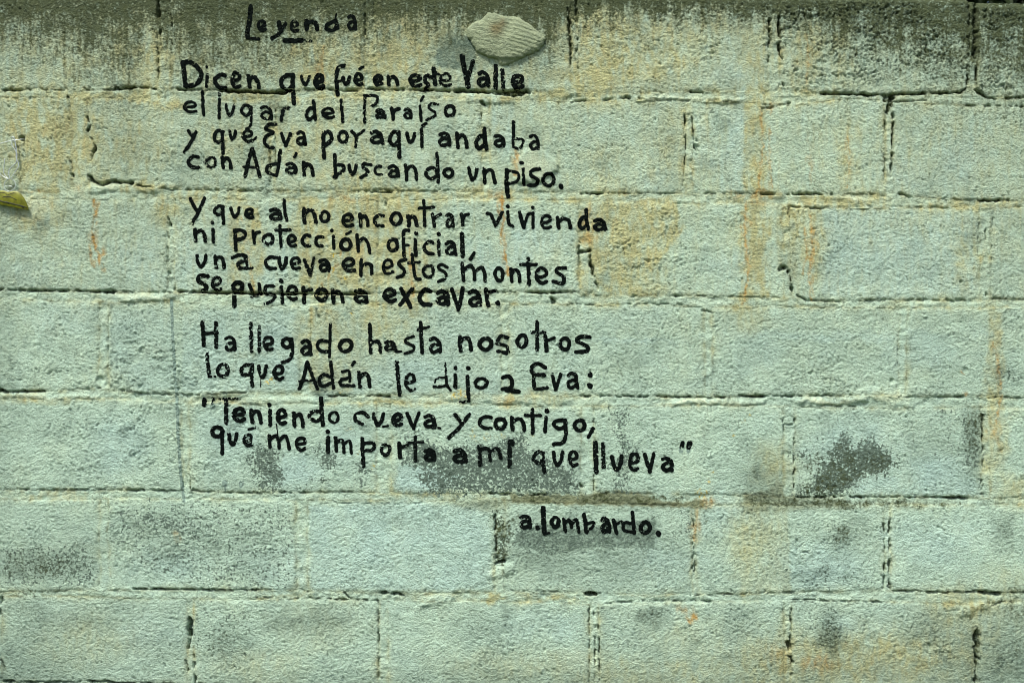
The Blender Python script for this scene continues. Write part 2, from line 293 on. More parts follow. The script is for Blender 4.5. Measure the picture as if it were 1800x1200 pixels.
def catmull(P, n=7):
    P = np.array(P, float)
    if len(P) < 3:
        t = np.linspace(0, 1, 9)[:, None]; return P[0] * (1 - t) + P[-1] * t
    closed = np.allclose(P[0], P[-1])
    if closed: Q = np.vstack([P[-2], P, P[1]])
    else: Q = np.vstack([2 * P[0] - P[1], P, 2 * P[-1] - P[-2]])
    out = []
    for i in range(1, len(Q) - 2):
        p0, p1, p2, p3 = Q[i-1], Q[i], Q[i+1], Q[i+2]
        for t in np.linspace(0, 1, n, endpoint=False):
            out.append(.5 * ((2*p1) + (-p0+p2)*t + (2*p0-5*p1+4*p2-p3)*t*t + (-p0+3*p1-3*p2+p3)*t**3))
    out.append(P[-1]); return np.array(out)
def parse_text():
    words = []; cur = None; org = None
    for line in TEXT.strip().split('\n'):
        if line[0] == '@':
            org = T[line[1]]; cur = (line[3:], []); words.append(cur); continue
        for it in line.split('|'):
            f = it.split()
            if it[0] == '$': org = T[it[1]]; continue
            if it[0] == '/':
                wd = f[0][1:].split(','); v = list(map(float, f[1:]))
                strokes = [list(zip(v[0::2], v[1::2]))]
            elif it[0] == '.':
                r = float(f[0][1:]); x, y = float(f[1]), float(f[2]); wd = [str(2 * r)]
                strokes = [[(x - 2, y - 2), (x + 2, y + 3)]]
            else:
                x0, y0, x1, y1 = map(float, f[1:5]); wd = f[5].split(','); h = float(wd[0]) / 2 * .92
                x0 += h; x1 -= h; y0 += h; y1 -= h
                strokes = []
                for g in GL[f[0]]:
                    pts = list(zip(g[0::2], g[1::2]))
                    j = lambda: random.uniform(-.035, .035)
                    jit = [(a + j(), b + j()) for a, b in pts]
                    if pts[0] == pts[-1]: jit[-1] = jit[0]
                    strokes.append([(x0 + a * (x1 - x0), y0 + b * (y1 - y0)) for a, b in jit])
            wdt = float(wd[0]) / 6 * 1.10; dry = float(wd[1]) if len(wd) > 1 else 0.0
            wdt *= {'e': .86, 'a': .93}.get(it[0], 1.0)
            for s in strokes:
                s = [(org[0] + a / 6, org[1] + b / 6) for a, b in s]
                cur[1].append((catmull(s), wdt, dry))
    return words
WORDS = parse_text()
# ------------------------------------------------------------------ grid over the wall face
VB = 1790.0                                       # foot of the wall
us = np.concatenate([np.arange(-560, -40, 9.0), np.arange(-40, 1840, 2.0), np.arange(1840, 2361, 9.0)])
vsl = np.concatenate([np.arange(-26, 1236, 2.0), np.arange(1236, VB + 1, 9.0)])
U, V = np.meshgrid(us, vsl); U = U.astype(np.float32); V = V.astype(np.float32)
NV, NU = U.shape
N1 = fbm(U / 60, V / 60, 3, 1); N2 = fbm(U / 60, V / 60, 3, 2)
e1 = fbm(U / 9, V / 9, 3, 3); e2 = fbm(U / 9, V / 9, 3, 4)
WU = U + 3.0 * N1 + 1.3 * e1; WV = V + 1.8 * N2 + 1.3 * e2         # ragged edges of everything
def poly1(p, x): p = np.array(p, float); return np.interp(x, p[0::2], p[1::2])
bed_t = [poly1(b[0], us) for b in BED]; bed_b = [poly1(b[1], us) for b in BED]
TOPV = np.interp(us, [-560, 1400, 1700, 1704, 1722, 2360], [-22, -8, -4, 2, 4, 8])
# masks: 1 in mortar (soft edged), and the block label
mort = np.zeros_like(U); edge = np.full_like(U, 40.0)     # edge: distance in units to nearest arris, inside blocks
label = np.zeros(U.shape, np.int32)
for k in range(len(BED) + 1):
    lo = bed_b[k - 1] if k else np.full_like(us, -200.0)
    hi = bed_t[k] if k < len(BED) else np.full_like(us, 3000.0)
    inrow = (V >= lo[None]) & (V < hi[None])
    row_d = np.minimum(WV - lo[None], hi[None] - WV) if k < len(BED) else WV - lo[None]
    dv = np.full_like(U, 999.0); lab = np.zeros(U.shape, np.int32)
    for j, (a, b) in enumerate(PERP[k]):
        inside = np.minimum(WU - a, b - WU)
        dv = np.minimum(dv, -inside)
        lab += (U > (a + b) / 2)
        inrow &= ~((U > a) & (U < b))
    d = np.minimum(row_d, dv)
    sel = (V >= lo[None]) & (V < hi[None])
    edge = np.where(sel, d, edge)
    label = np.where(inrow, 1 + k * 20 + lab, label)
for k in range(len(BED)):
    band = (V >= bed_t[k][None]) & (V < bed_b[k][None])
    edge = np.where(band, -np.minimum(WV - bed_t[k][None], bed_b[k][None] - WV), edge)
mort = sstep(1.2, -1.2, edge)

def win(x0, x1, y0, y1):
    a, b = np.searchsorted(us, [x0, x1]); c, d = np.searchsorted(vsl, [y0, y1]); return slice(c, d), slice(a, b)
def seg_dist(X, Y, pts):
    D = np.full(X.shape, 1e3, np.float32)
    for (x0, y0), (x1, y1) in zip(pts[:-1], pts[1:]):
        dx, dy = x1 - x0, y1 - y0; L = dx * dx + dy * dy + 1e-9
        t = np.clip(((X - x0) * dx + (Y - y0) * dy) / L, 0, 1)
        D = np.minimum(D, np.hypot(X - x0 - t * dx, Y - y0 - t * dy))
    return D
BU = U + 9 * fbm(U / 38, V / 38, 3, 21) + 4 * e2; BV = V + 9 * fbm(U / 38, V / 38, 3, 22) + 4 * e1
def blob(F, x, y, rx, ry, s, rot=0.0, hard=.5):
    m = max(rx, ry) * 1.5 + 25; sl = win(x - m, x + m, y - m, y + m)
    X = BU[sl] - x; Y = BV[sl] - y; c, q = math.cos(math.radians(rot)), math.sin(math.radians(rot))
    X, Y = X * c + Y * q, -X * q + Y * c
    F[sl] = np.maximum(F[sl], s * sstep(1.3, hard, np.hypot(X / rx, Y / ry)))
def pblob(F, pts, s, soft=5.0):        # ragged polygonal patch
    P = np.array(pts, float); x0, y0 = P.min(0) - 20; x1, y1 = P.max(0) + 20; sl = win(x0, x1, y0, y1)
    X, Y = U[sl] + 3 * e1[sl], V[sl] + 3 * e2[sl]; ins = np.zeros(X.shape, bool)
    for (ax, ay), (bx, by) in zip(P, np.roll(P, -1, 0)):
        c = ((ay > Y) != (by > Y)) & (X < (bx - ax) * (Y - ay) / (by - ay + 1e-9) + ax); ins ^= c
    D = seg_dist(X, Y, np.vstack([P, P[:1]])); sd_ = np.where(ins, D, -D)
    m = sstep(-soft, soft, sd_); F[sl] = np.maximum(F[sl], s * m); return sl, m

# ------------------------------------------------------------------ relief of the face (millimetres, + towards the viewer)
ROUGH = np.full_like(U, .55)                     # how coarse the block face is
for a in [(250, 720, 240, 170, 1.1), (100, 640, 170, 90, .9), (1500, 70, 240, 110, 1.5), (1760, 90, 90, 110, 1.6), (1200, 80, 190, 100, 1.15),
          (1480, 630, 200, 90, .95), (1130, 430, 110, 110, .9), (900, 1130, 160, 90, 1.0), (280, 950, 260, 80, .95), (1420, 960, 120, 80, .9),
          (1600, 1130, 230, 80, .85), (620, 1110, 180, 60, .7), (1450, 150, 120, 90, 1.2), (1300, 930, 90, 60, .85), (90, 940, 140, 90, 1.0)]:
    blob(ROUGH, *a)
ROUGH *= np.random.RandomState(21).uniform(.72, 1.3, 400)[label].astype(np.float32)
ROUGH *= np.clip(.85 + .9 * fbm(U / 55, V / 40, 3, 30), .35, 1.5)
wx = 3.0 * perlin(U / 14, V / 14, 31); wy = 3.0 * perlin(U / 14, V / 14, 32)
VS_ = V + .28 * U
g1 = perlin((U + wx) / 9.0, (VS_ + wy) / 5.0, 33); g2 = perlin((U - wy) / 5.0, (VS_ + wx) / 3.4, 34); g3 = perlin(U / 17, V / 13, 35)
g4 = perlin(U / 2.9, V / 2.6, 36)
ridge = (1 - np.abs(g1) * 2.0)
H = ROUGH * (2.6 * np.minimum(np.abs(g1), .45) + 1.9 * np.minimum(np.abs(g2), .4) + .9 * g2 + .8 * g3) + .75 * g4 - 1.0 + 1.0 * N1 + .6 * fbm(U / 130, V / 130, 2, 37)
pit = perlin((U + wx) / 6.5, (V + wy) / 5.5, 38)
PITD = np.clip(ROUGH - .45, 0, 2)
H -= 3.6 * sstep(.47, .72, perlin((U + wx) / 3.4, (V + wy) / 3.1, 40) + .16 * N1)
H -= PITD * 4.2 * sstep(.42, .78, pit)
pit2 = perlin((U - wx) / 4.2, (V + wy) / 4.0, 39)
H -= np.clip(ROUGH - .8, 0, 2) * 4.0 * sstep(.40, .75, pit2)
# each block sits a little differently
rr = np.random.RandomState(3); offs = rr.uniform(-.9, .9, 400).astype(np.float32); tl = rr.uniform(-1, 1, (400, 2)).astype(np.float32)
H += np.where(label > 0, offs[label] * (1 - mort), 0)
H -= 2.0 * np.exp(-np.clip(edge, 0, 50) / 2.2) * (edge > 0)                       # worn arrises
# mortar: recess wanders between flush and deep, smeared in lumps
rec = 1.5 + 1.9 * np.clip(fbm(U / 70, V / 30, 2, 41) + .25, 0, 2)
lump = 1.4 * fbm(U / 16, V / 10, 3, 42) + .8 * (1 - 2 * np.abs(perlin(U / 11, V / 6, 43)))
H = H * (1 - mort * .55) + mort * (-rec + lump)
# open cracks and missing mortar
CR = np.zeros_like(U)
for wdt, dep, p in CRACK:
    P = np.array(p, float).reshape(-1, 2); m = wdt + 9
    sl = win(P[:, 0].min() - m, P[:, 0].max() + m, P[:, 1].min() - m, P[:, 1].max() + m)
    if P.shape[0] < 2: continue
    D = seg_dist(U[sl] + 1.8 * e1[sl], V[sl] + 1.6 * e2[sl], P)
    nz = .8 * fbm(U[sl] / 34, V[sl] / 34, 2, 47) + .6 * perlin(U[sl] / 8, V[sl] / 8, 48); hw = wdt * .43 * (1 + .85 * nz)
    prof = sstep(1.0, .25, D / np.maximum(hw, .5) * .8)
    gap = sstep(-.42, .05, fbm(U[sl] / 17, V[sl] / 17, 2, 49)); CR[sl] = np.maximum(CR[sl], prof * dep * np.clip(1 + .9 * nz, .25, 1.25) * (gap if dep < 12 else np.maximum(gap, .5)))
H -= CR * 1.25
# mortar squeezed out / smeared lips (light ledges)
for x0, y0, x1, y1, wdt, hgt in [(215, 526, 300, 522, 7, 3), (1120, 172, 1300, 178, 4, 3), (1180, 708, 1340, 705, 5, 3), (1405, 706, 1520, 703, 6, 3.5),
     (1520, 693, 1600, 705, 14, 3), (700, 1065, 790, 1052, 9, 3.5), (160, 330, 300, 330, 8, 2.5), (10, 695, 170, 697, 5, 2.5), (790, 700, 1000, 704, 9, 2.2),
     (820, 172, 900, 176, 9, 3), (1740, 362, 1760, 400, 8, 2), (1450, 345, 1530, 356, 6, 2), (430, 704, 560, 702, 8, 2.2), (345, 695, 430, 690, 7, 2.5),
     (1570, 535, 1660, 533, 6, 2), (260, 1045, 170, 1040, 10, 2), (178, 920, 182, 1040, 7, 1.5), (1000, 120, 1010, 160, 12, 2), (200, 1045, 200, 960, 5, 1.2),
     (1690, 1075, 1730, 1065, 9, 3), (1030, 440, 1028, 510, 8, 2.5), (860, 1010, 895, 1000, 9, 3)]:
    sl = win(min(x0, x1) - 30, max(x0, x1) + 30, min(y0, y1) - 30, max(y0, y1) + 30)
    D = seg_dist(BU[sl] * .4 + U[sl] * .6, BV[sl] * .4 + V[sl] * .6, np.array([[x0, y0], [x1, y1]], float))
    H[sl] += hgt * sstep(1.25, .3, D / wdt) * (1 - np.clip(CR[sl] / 5, 0, 1))
# smooth filled repairs beside perpends
def smooth_patch(pts, h, keep=.25, soft=4):
    F = np.zeros_like(U); sl, m = pblob(F, pts, 1.0, soft)
    H[sl] = H[sl] * (1 - m * (1 - keep)) + m * h
smooth_patch([(126, 190), (150, 205), (157, 235), (160, 280), (140, 330), (126, 330)], -1.6, .5)
smooth_patch([(905, 285), (925, 262), (955, 265), (983, 290), (978, 300), (950, 318), (910, 322)], 3.6, .15, 2.5)
smooth_patch([(960, 160), (975, 140), (1005, 118), (1014, 165), (985, 175)], 1.5, .35)
smooth_patch([(1308, 60), (1345, 40), (1345, 175), (1310, 290), (1302, 300), (1298, 175)], .6, .6, 3)
smooth_patch([(176, 920), (190, 920), (205, 1010), (190, 1045), (110, 1044), (176, 1030)], .8, .25)
smooth_patch([(1022, 515), (1022, 470), (1040, 470), (1050, 512)], .5, .4)
smooth_patch([(668, 1058), (720, 1050), (745, 1058), (722, 1078), (700, 1078)], -2.6, .3)
smooth_patch([(1376, 500), (1360, 528), (1410, 530), (1388, 505), (1380, 480)], .6, .4)
# small hand-made craters
for x, y, r, dep in [(38, 243, 5.0, 22), (97, 660, 12, 1.6), (80, 1128, 6, 1.2), (1568, 669, 4, 4), (1697, 650, 5, 3), (246, 401, 10, -1.0), (1690, 495, 3, 5), (653, 1000, 4, 1.5),
                     (183, 973, 4, 2), (892, 325, 5, 3), (925, 322, 6, 2), (175, 668, 7, 3), (392, 850, 5, -1), (895, 985, 6, 2)]:
    sl = win(x - 3 * r, x + 3 * r, y - 3 * r, y + 3 * r); D = np.hypot(U[sl] - x, V[sl] - y) / r
    H[sl] -= dep * sstep(1.15, .7, D)
# halves of the top edge weather away
H -= 6 * sstep(10, 0, V - TOPV[None]) * (V < 60)

# ------------------------------------------------------------------ paint, stains, dirt, plus a corner vignette put into the colour
Z = lambda: np.zeros_like(U)
ochre, rust, blue, cream, algae, soot_vignette, bare, yell, olive = (Z() for _ in range(9))
for a in [(90, 250, 130, 95, .75), (60, 380, 70, 45, .6), (330, 345, 90, 14, .5), (250, 330, 60, 12, .5), (230, 250, 90, 70, .35), (400, 250, 80, 50, .25),
          (560, 250, 160, 70, .35), (620, 320, 90, 40, .45), (560, 105, 60, 50, .45), (700, 60, 90, 60, .5), (690, 120, 60, 50, .4), (640, 130, 30, 60, .35),
          (600, 420, 85, 70, .75), (660, 450, 100, 60, .8), (690, 350, 110, 22, .8), (620, 490, 90, 30, .7), (560, 590, 60, 55, .55), (640, 620, 60, 60, .3),
          (735, 500, 22, 75, .75), (725, 380, 30, 40, .6), (415, 440, 18, 100, .65), (660, 560, 80, 50, .5), (1100, 420, 75, 80, .75), (1040, 400, 30, 60, .75), (1120, 500, 70, 35, .6),
          (1045, 130, 60, 60, .6), (1080, 60, 100, 50, .4), (1140, 110, 80, 60, .35), (1330, 110, 30, 110, .4), (1330, 300, 22, 160, .55), (1325, 430, 30, 130, .75), (1325, 345, 50, 14, .7),
          (1420, 90, 40, 90, .5), (1430, 430, 28, 80, .6), (1480, 352, 90, 12, .7), (1400, 420, 40, 90, .4), (1490, 270, 24, 80, .4), (1700, 360, 100, 14, .5), (1310, 560, 40, 40, .5),
          (1745, 640, 16, 130, .55), (1750, 780, 25, 90, .6), (1700, 450, 22, 100, .3), (1785, 860, 50, 40, .5), (1355, 820, 45, 50, .55), (1320, 950, 55, 110, .55),
          (1500, 1160, 330, 70, .75), (1350, 1180, 120, 50, .7), (1700, 1090, 110, 90, .55), (1150, 1195, 260, 50, .5), (960, 700, 50, 18, .7), (900, 705, 32, 16, .85),
          (50, 700, 110, 10, .5), (380, 702, 120, 10, .5), (700, 705, 150, 10, .5), (760, 870, 100, 10, .4), (970, 1052, 60, 8, .75), (870, 1052, 25, 8, .7), (500, 1048, 60, 6, .5),
          (1760, 1020, 60, 40, .3), (200, 170, 110, 10, .55), (300, 185, 30, 15, .7), (430, 170, 70, 12, .5), (980, 168, 40, 12, .65), (1250, 40, 160, 50, .25), (80, 870, 90, 8, .5),
          (360, 345, 50, 20, .4), (450, 620, 60, 10, .2), (820, 345, 110, 14, .4), (290, 370, 30, 35, .4), (1480, 80, 20, 70, .5), (1180, 250, 60, 90, .2), (1060, 300, 30, 60, .35),
          (250, 100, 60, 60, .25), (560, 1100, 90, 60, .25), (160, 1120, 120, 60, .3), (440, 1170, 110, 40, .3), (900, 1170, 160, 40, .4), (1200, 1130, 120, 50, .25), (750, 1050, 90, 8, .3)]:
    blob(ochre, *a, 0, .1)
for a in [(168, 372, 5, 18, .9), (165, 415, 9, 22, .8), (176, 455, 5, 18, .7), (63, 336, 16, 2.5, 1.0), (140, 335, 8, 12, .5), (880, 380, 4, 40, .9), (886, 440, 4, 25, .8), (893, 468, 4, 14, .6),
          (1031, 385, 11, 30, .9), (1036, 415, 14, 18, .7), (1325, 340, 40, 3, .8), (1312, 420, 4, 70, .5), (1340, 350, 20, 12, .7), (1426, 470, 4, 60, .6), (1428, 415, 8, 30, .5),
          (1225, 925, 9, 28, .6), (1240, 880, 16, 9, .9), (1212, 1086, 9, 9, 1.0), (1207, 1072, 14, 9, .5), (312, 942, 7, 9, .5), (1693, 697, 6, 4, 1), (1697, 650, 5, 3, .8),
          (1753, 650, 4, 60, .4), (909, 285, 6, 20, .7), (872, 340, 12, 12, .6), (905, 705, 24, 8, .3), (1492, 270, 4, 40, .5), (1425, 300, 4, 60, .4), (1352, 190, 10, 6, .7), (1354, 300, 3, 60, .4),
          (1430, 1165, 30, 15, .6), (1365, 1150, 25, 30, .3), (565, 115, 5, 28, .6), (625, 440, 12, 16, .35), (620, 350, 40, 8, .5), (725, 490, 9, 50, .45), (1750, 760, 8, 30, .4), (480, 700, 3, 3, 0)]:
    blob(rust, *(a[0], a[1], a[2] * 1.25, a[3] * 1.1, a[4] * .8), 0, .05)
for a in [(250, 460, 70, 60, .7), (330, 450, 40, 60, .8), (470, 460, 60, 60, .8), (60, 470, 70, 30, .4), (480, 590, 80, 50, .9), (400, 760, 70, 80, .6), (210, 780, 60, 70, .7), (520, 830, 60, 40, .9), (700, 940, 160, 70, .8),
          (850, 460, 60, 50, .9), (940, 430, 80, 60, .9), (820, 360, 60, 30, .4), (760, 860, 60, 25, .9), (980, 500, 60, 20, .4), (1290, 470, 60, 50, .5), (1560, 440, 140, 70, .9), (1690, 400, 35, 50, 1.0),
          (1240, 230, 30, 50, .6), (1260, 290, 50, 40, .7), (1150, 310, 40, 30, .5), (1580, 300, 50, 40, .5), (1690, 280, 60, 70, .6), (1180, 20, 60, 20, .3), (1280, 130, 25, 60, .7), (1000, 660, 30, 35, .7),
          (1500, 590, 300, 12, .5), (1120, 598, 100, 6, .7), (1260, 900, 70, 50, .5), (1500, 790, 120, 70, .7), (1640, 830, 80, 40, .9), (1440, 1000, 90, 60, .8), (1640, 950, 120, 50, .7), (880, 220, 30, 60, .8),
          (850, 190, 30, 20, .6), (700, 210, 60, 40, .3), (300, 1000, 120, 40, .6), (500, 1000, 80, 50, .7), (1150, 990, 100, 40, .6), (250, 1120, 80, 40, .4), (960, 1100, 100, 30, .5), (1480, 1100, 40, 30, .5),
          (290, 130, 14, 30, .5), (470, 90, 30, 30, .2), (1140, 350, 30, 10, .2), (130, 560, 100, 50, .4), (700, 660, 160, 40, .6), (600, 780, 60, 60, .6), (1100, 560, 90, 30, .3), (1620, 620, 90, 40, .5), (1330, 620, 60, 40, .4)]:
    blob(blue, *a, 0, .1)
for a in [(195, 322, 22, 6, 1), (60, 365, 22, 30, .6), (900, 60, 60, 26, .4), (940, 295, 36, 20, .8), (1160, 172, 70, 4, .6), (1220, 708, 90, 4, .9), (1460, 705, 60, 5, 1), (1560, 700, 40, 10, .7),
          (800, 697, 80, 8, .6), (60, 694, 50, 5, .6), (240, 523, 60, 6, .5), (880, 703, 18, 10, .9), (1420, 1150, 30, 20, .3), (1010, 1155, 60, 20, .3), (1500, 345, 30, 8, .7)]:
    blob(cream, *a, 0, .3)
for a in [(120, -5, 120, 62, .9), (10, 5, 60, 34, .8), (210, 15, 50, 62, .8), (85, 60, 30, 40, .45), (290, 30, 14, 70, .95), (288, 60, 9, 50, .8), (370, 0, 80, 55, .85), (440, 20, 70, 45, 1.0), (520, 0, 90, 34, .9), (330, 60, 40, 50, .4),
          (650, 30, 12, 60, .7), (652, 90, 8, 40, .6), (760, -8, 190, 26, .85), (890, 0, 110, 30, .9), (970, 25, 40, 30, .6), (1008, 40, 10, 60, .9), (1000, 0, 40, 12, .6), (1150, -5, 120, 14, .8), (1300, 0, 100, 14, .6), (1362, 40, 10, 50, .7),
          (1480, 5, 130, 24, .6), (1600, 30, 90, 50, .6), (1560, 90, 60, 50, .35), (1660, 40, 60, 60, .5), (1712, 80, 9, 90, .9), (1770, 50, 70, 70, .7), (1760, 110, 60, 40, .45), (700, 20, 40, 26, .5), (830, 25, 60, 16, .6),
          (400, 40, 60, 60, .5), (850, 40, 6, 6, 0), (488, 190, 18, 26, .5), (300, 350, 20, 14, .4), (250, 345, 50, 8, .3), (480, 336, 30, 10, .6), (510, 345, 30, 12, .4), (1240, 18, 90, 14, .5),
          (905, 915, 20, 20, .5), (878, 920, 10, 30, .8), (876, 970, 8, 30, .6), (1710, 760, 22, 70, .6), (1727, 740, 14, 50, .6), (1440, 860, 50, 16, .8), (1500, 885, 60, 10, .7), (1600, 885, 90, 8, .6), (1430, 820, 40, 30, .5),
          (1150, 878, 130, 6, .8), (1060, 874, 60, 9, .7), (960, 876, 50, 6, .7), (1340, 880, 60, 10, .7), (1330, 895, 40, 8, .4), (1240, 900, 10, 20, .5), (1460, 1120, 26, 50, .55), (1140, 1080, 30, 26, .4), (1290, 1090, 60, 40, .25), (1480, 940, 20, 30, .5),
          (1640, 1120, 50, 40, .3), (1765, 930, 22, 30, .35), (80, 990, 110, 35, .45), (130, 1000, 40, 16, .5), (50, 1070, 60, 30, .3), (390, 1130, 60, 45, .35), (560, 1100, 60, 40, .2), (60, 1040, 60, 6, .5), (580, 1000, 5, 5, 0), (1790, 1060, 40, 60, .4), (1300, 340, 3, 3, 0),
          (790, 80, 36, 28, .3), (1780, 1140, 60, 60, .35), (1000, 700, 24, 6, .5), (1560, 180, 9, 20, .7), (1430, 335, 14, 8, .6), (470, 1180, 20, 10, .1), (1400, 700, 5, 5, 0), (1450, 711, 50, 4, .35), (1060, 1150, 8, 60, .3), (1690, 0, 100, 12, 1)]:
    blob(algae, *a, 0, .15)
pblob(algae, [(1475, 775), (1500, 790), (1560, 795), (1580, 820), (1500, 850), (1440, 866), (1430, 850)], .6, 16)
for a in [(790, 72, 36, 24, .55), (480, 185, 30, 24, .4), (495, 205, 14, 25, .45), (935, 232, 14, 12, .5), (1270, 215, 20, 20, .35), (1290, 160, 20, 30, .2), (1180, 250, 20, 30, .2), (1250, 290, 30, 20, .3), (75, 400, 20, 20, .3), (400, 210, 30, 40, .15), (440, 270, 40, 30, .2),
          (1710, 420, 22, 30, .3), (1340, 820, 40, 40, .3), (1010, 950, 100, 26, .3), (960, 985, 90, 28, .35), (1100, 990, 60, 20, .35), (400, 1120, 50, 30, .3), (290, 1140, 60, 30, .15), (500, 1090, 60, 40, .25), (850, 1100, 60, 40, .2), (1440, 1010, 80, 22, .3), (130, 1090, 80, 30, .2), (1640, 800, 90, 60, .12),
          (260, 930, 100, 50, .25), (150, 960, 80, 40, .2), (1110, 610, 60, 60, .1), (230, 270, 60, 60, .2), (330, 280, 30, 40, .2), (1390, 480, 20, 60, .15), (1500, 940, 30, 40, .25), (560, 680, 16, 20, .5), (880, 600, 14, 14, .3), (1430, 620, 160, 60, .08), (1760, 655, 20, 20, .4), (445, 990, 60, 40, .2), (1140, 1085, 40, 24, .4), (1460, 1115, 30, 55, .55), (1640, 1110, 60, 50, .35), (1480, 945, 26, 28, .45), (1770, 1120, 60, 80, .35), (1765, 935, 26, 40, .4), (400, 1130, 60, 50, .3), (560, 1090, 60, 30, .3), (70, 990, 120, 40, .4), (1340, 835, 60, 40, .4), (1710, 780, 26, 80, .5), (1500, 1180, 400, 40, .25), (1790, 1190, 80, 100, .4), (0, 0, 220, 160, .35), (60, 1080, 50, 40, .25), (1300, 1090, 60, 40, .2), (300, 960, 160, 60, .22), (1090, 980, 120, 60, .25), (960, 985, 80, 40, .25), (1530, 60, 200, 80, .25), (1200, 330, 60, 20, .1), (0, 1200, 200, 130, .4), (1800, 1200, 220, 160, .5), (1800, 0, 160, 200, .5), (0, 600, 40, 400, .22), (900, 1210, 900, 50, .28)]:  # blobs at frame corners and edges paint in a lens vignette; others are grime
    blob(soot_vignette, *(a[:4] + (a[4] * 1.35,)), 0, .1)
# where the paint has scaled off to the grey block
for pts, s in [([(460, 775), (488, 790), (500, 830), (497, 862), (455, 862), (447, 830), (432, 812), (440, 790)], .78), ([(548, 785), (575, 790), (590, 805), (586, 826), (573, 830), (560, 808)], .9),
      ([(725, 765), (790, 785), (860, 778), (920, 760), (940, 800), (1010, 820), (1022, 866), (760, 868), (742, 858), (732, 836), (741, 828), (700, 815)], .80),
      ([(1072, 720), (1105, 722), (1100, 765), (1130, 790), (1122, 815), (1105, 845), (1118, 866), (1078, 866), (1075, 830), (1060, 810), (1090, 790), (1078, 755)], .62),
      ([(1470, 770), (1490, 762), (1500, 785), (1525, 768), (1560, 790), (1580, 815), (1560, 832), (1520, 838), (1500, 858), (1470, 870), (1402, 868), (1425, 850), (1435, 815), (1455, 808)], .95),
      ([(905, 925), (940, 915), (985, 928), (1155, 912), (1150, 964), (1060, 960), (975, 976), (905, 955)], .55), ([(234, 895), (300, 902), (345, 915), (350, 930), (300, 935), (245, 922)], .62),
      ([(872, 905), (885, 905), (895, 940), (893, 985), (874, 990)], .7), ([(30, 985), (80, 975), (150, 995), (168, 1015), (100, 1012), (20, 1020)], .5), ([(1690, 740), (1722, 730), (1728, 820), (1700, 830)], .55),
      ([(625, 815), (640, 815), (642, 832), (628, 832)], .8), ([(552, 665), (566, 660), (578, 690), (560, 695)], .7), ([(1020, 735), (1060, 745), (1050, 765), (1022, 760)], .3), ([(1385, 800), (1425, 792), (1445, 800), (1400, 806)], .75),
      ([(630, 838), (645, 835), (640, 855), (630, 855)], .6), ([(705, 760), (740, 750), (750, 775), (710, 785)], .5), ([(540, 838), (580, 843), (570, 850), (545, 846)], .6), ([(1200, 900), (1214, 900), (1214, 935), (1205, 935)], .4),
      ([(1455, 925), (1490, 928), (1485, 955), (1460, 960)], .45), ([(1448, 1085), (1475, 1088), (1470, 1140), (1450, 1140)], .4), ([(1760, 650), (1800, 655), (1800, 670), (1765, 668)], .55), ([(0,965),(60,955),(150,962),(172,990),(170,1030),(90,1022),(0,1035)],.45), ([(400,880),(520,890),(520,1000),(430,985),(380,930)],.28), ([(185,885),(400,885),(520,890),(522,1030),(400,1032),(260,1010),(200,940)],.32), ([(1410,1070),(1480,1070),(1480,1150),(1430,1160)],.22), ([(345,1065),(450,1070),(440,1170),(350,1150)],.2), ([(1520,55),(1700,30),(1690,140),(1540,120)],.25), ([(1450,990),(1540,1010),(1540,1030),(1400,1028),(1380,1000)],.25), ([(1640,720),(1700,710),(1705,850),(1650,800)],.2), ([(1432, 770), (1455, 765), (1452, 778), (1432, 778)], .4)]:
    pblob(bare, pts, s, 17)
pblob(olive, [(895, 870), (1000, 868), (1030, 870), (1060, 866), (1090, 860), (1130, 868), (1160, 878), (1200, 882), (1225, 876), (1240, 880), (1240, 893), (900, 884)], 1.0, 3)
pblob(olive, [(790, 880), (895, 874), (900, 886), (860, 900), (800, 890)], .6, 6); pblob(olive, [(1310, 880), (1400, 865), (1500, 884), (1480, 893), (1310, 900)], .6, 6)
SF = 4
for pts, s in [([(525,345),(700,352),(700,400),(655,470),(640,522),(530,525),(520,440),(505,400)],.55),([(543,540),(600,545),(625,600),(620,688),(547,690),(540,620)],.5),
               ([(1018,385),(1040,360),(1180,345),(1205,400),(1150,470),(1130,522),(1052,512),(1045,470),(1020,425)],.6),([(1308,352),(1346,352),(1342,440),(1352,522),(1300,532),(1306,440)],.6),
               ([(1310,182),(1348,180),(1345,338),(1306,338)],.5),([(424,358),(452,366),(466,420),(462,520),(440,520),(436,440)],.5),([(1290,895),(1385,892),(1390,1045),(1300,1048),(1310,960)],.32),
               ([(720,400),(760,440),(745,560),(715,560),(700,470)],.45),([(1018,520),(1016,475),(1034,475),(1038,522)],.5),([(1012,5),(1060,20),(1075,120),(1060,165),(1020,150)],.4),([(1405,345),(1540,345),(1530,362),(1410,362)],.5),
               ([(1736,545),(1760,548),(1768,650),(1755,700),(1748,860),(1732,700),(1748,640)],.5),([(860,345),(1010,345),(1010,358),(860,352)],.3),([(300,1010),(310,1040),(170,1040),(170,1020)],0)]:
    pblob(ochre, pts, s, SF)
for pts, s in [([(1442,368),(1560,362),(1700,372),(1722,510),(1600,524),(1440,520),(1452,450)],.7),([(1274,120),(1310,130),(1310,335),(1262,336),(1278,250)],.7),([(192,545),(300,545),(305,682),(240,686),(192,640)],.35),([(320,545),(520,545),(525,688),(322,688)],.55),
               ([(542,890),(860,884),(866,1036),(545,1036)],.6),([(762,820),(820,838),(728,865),(690,862),(700,815)],.9),([(1500,835),(1715,840),(1722,870),(1500,868)],.6),([(700,545),(870,545),(875,690),(700,690)],.25),([(310,380),(420,370),(430,500),(312,505)],.4)]:
    pblob(blue, pts, s, SF)
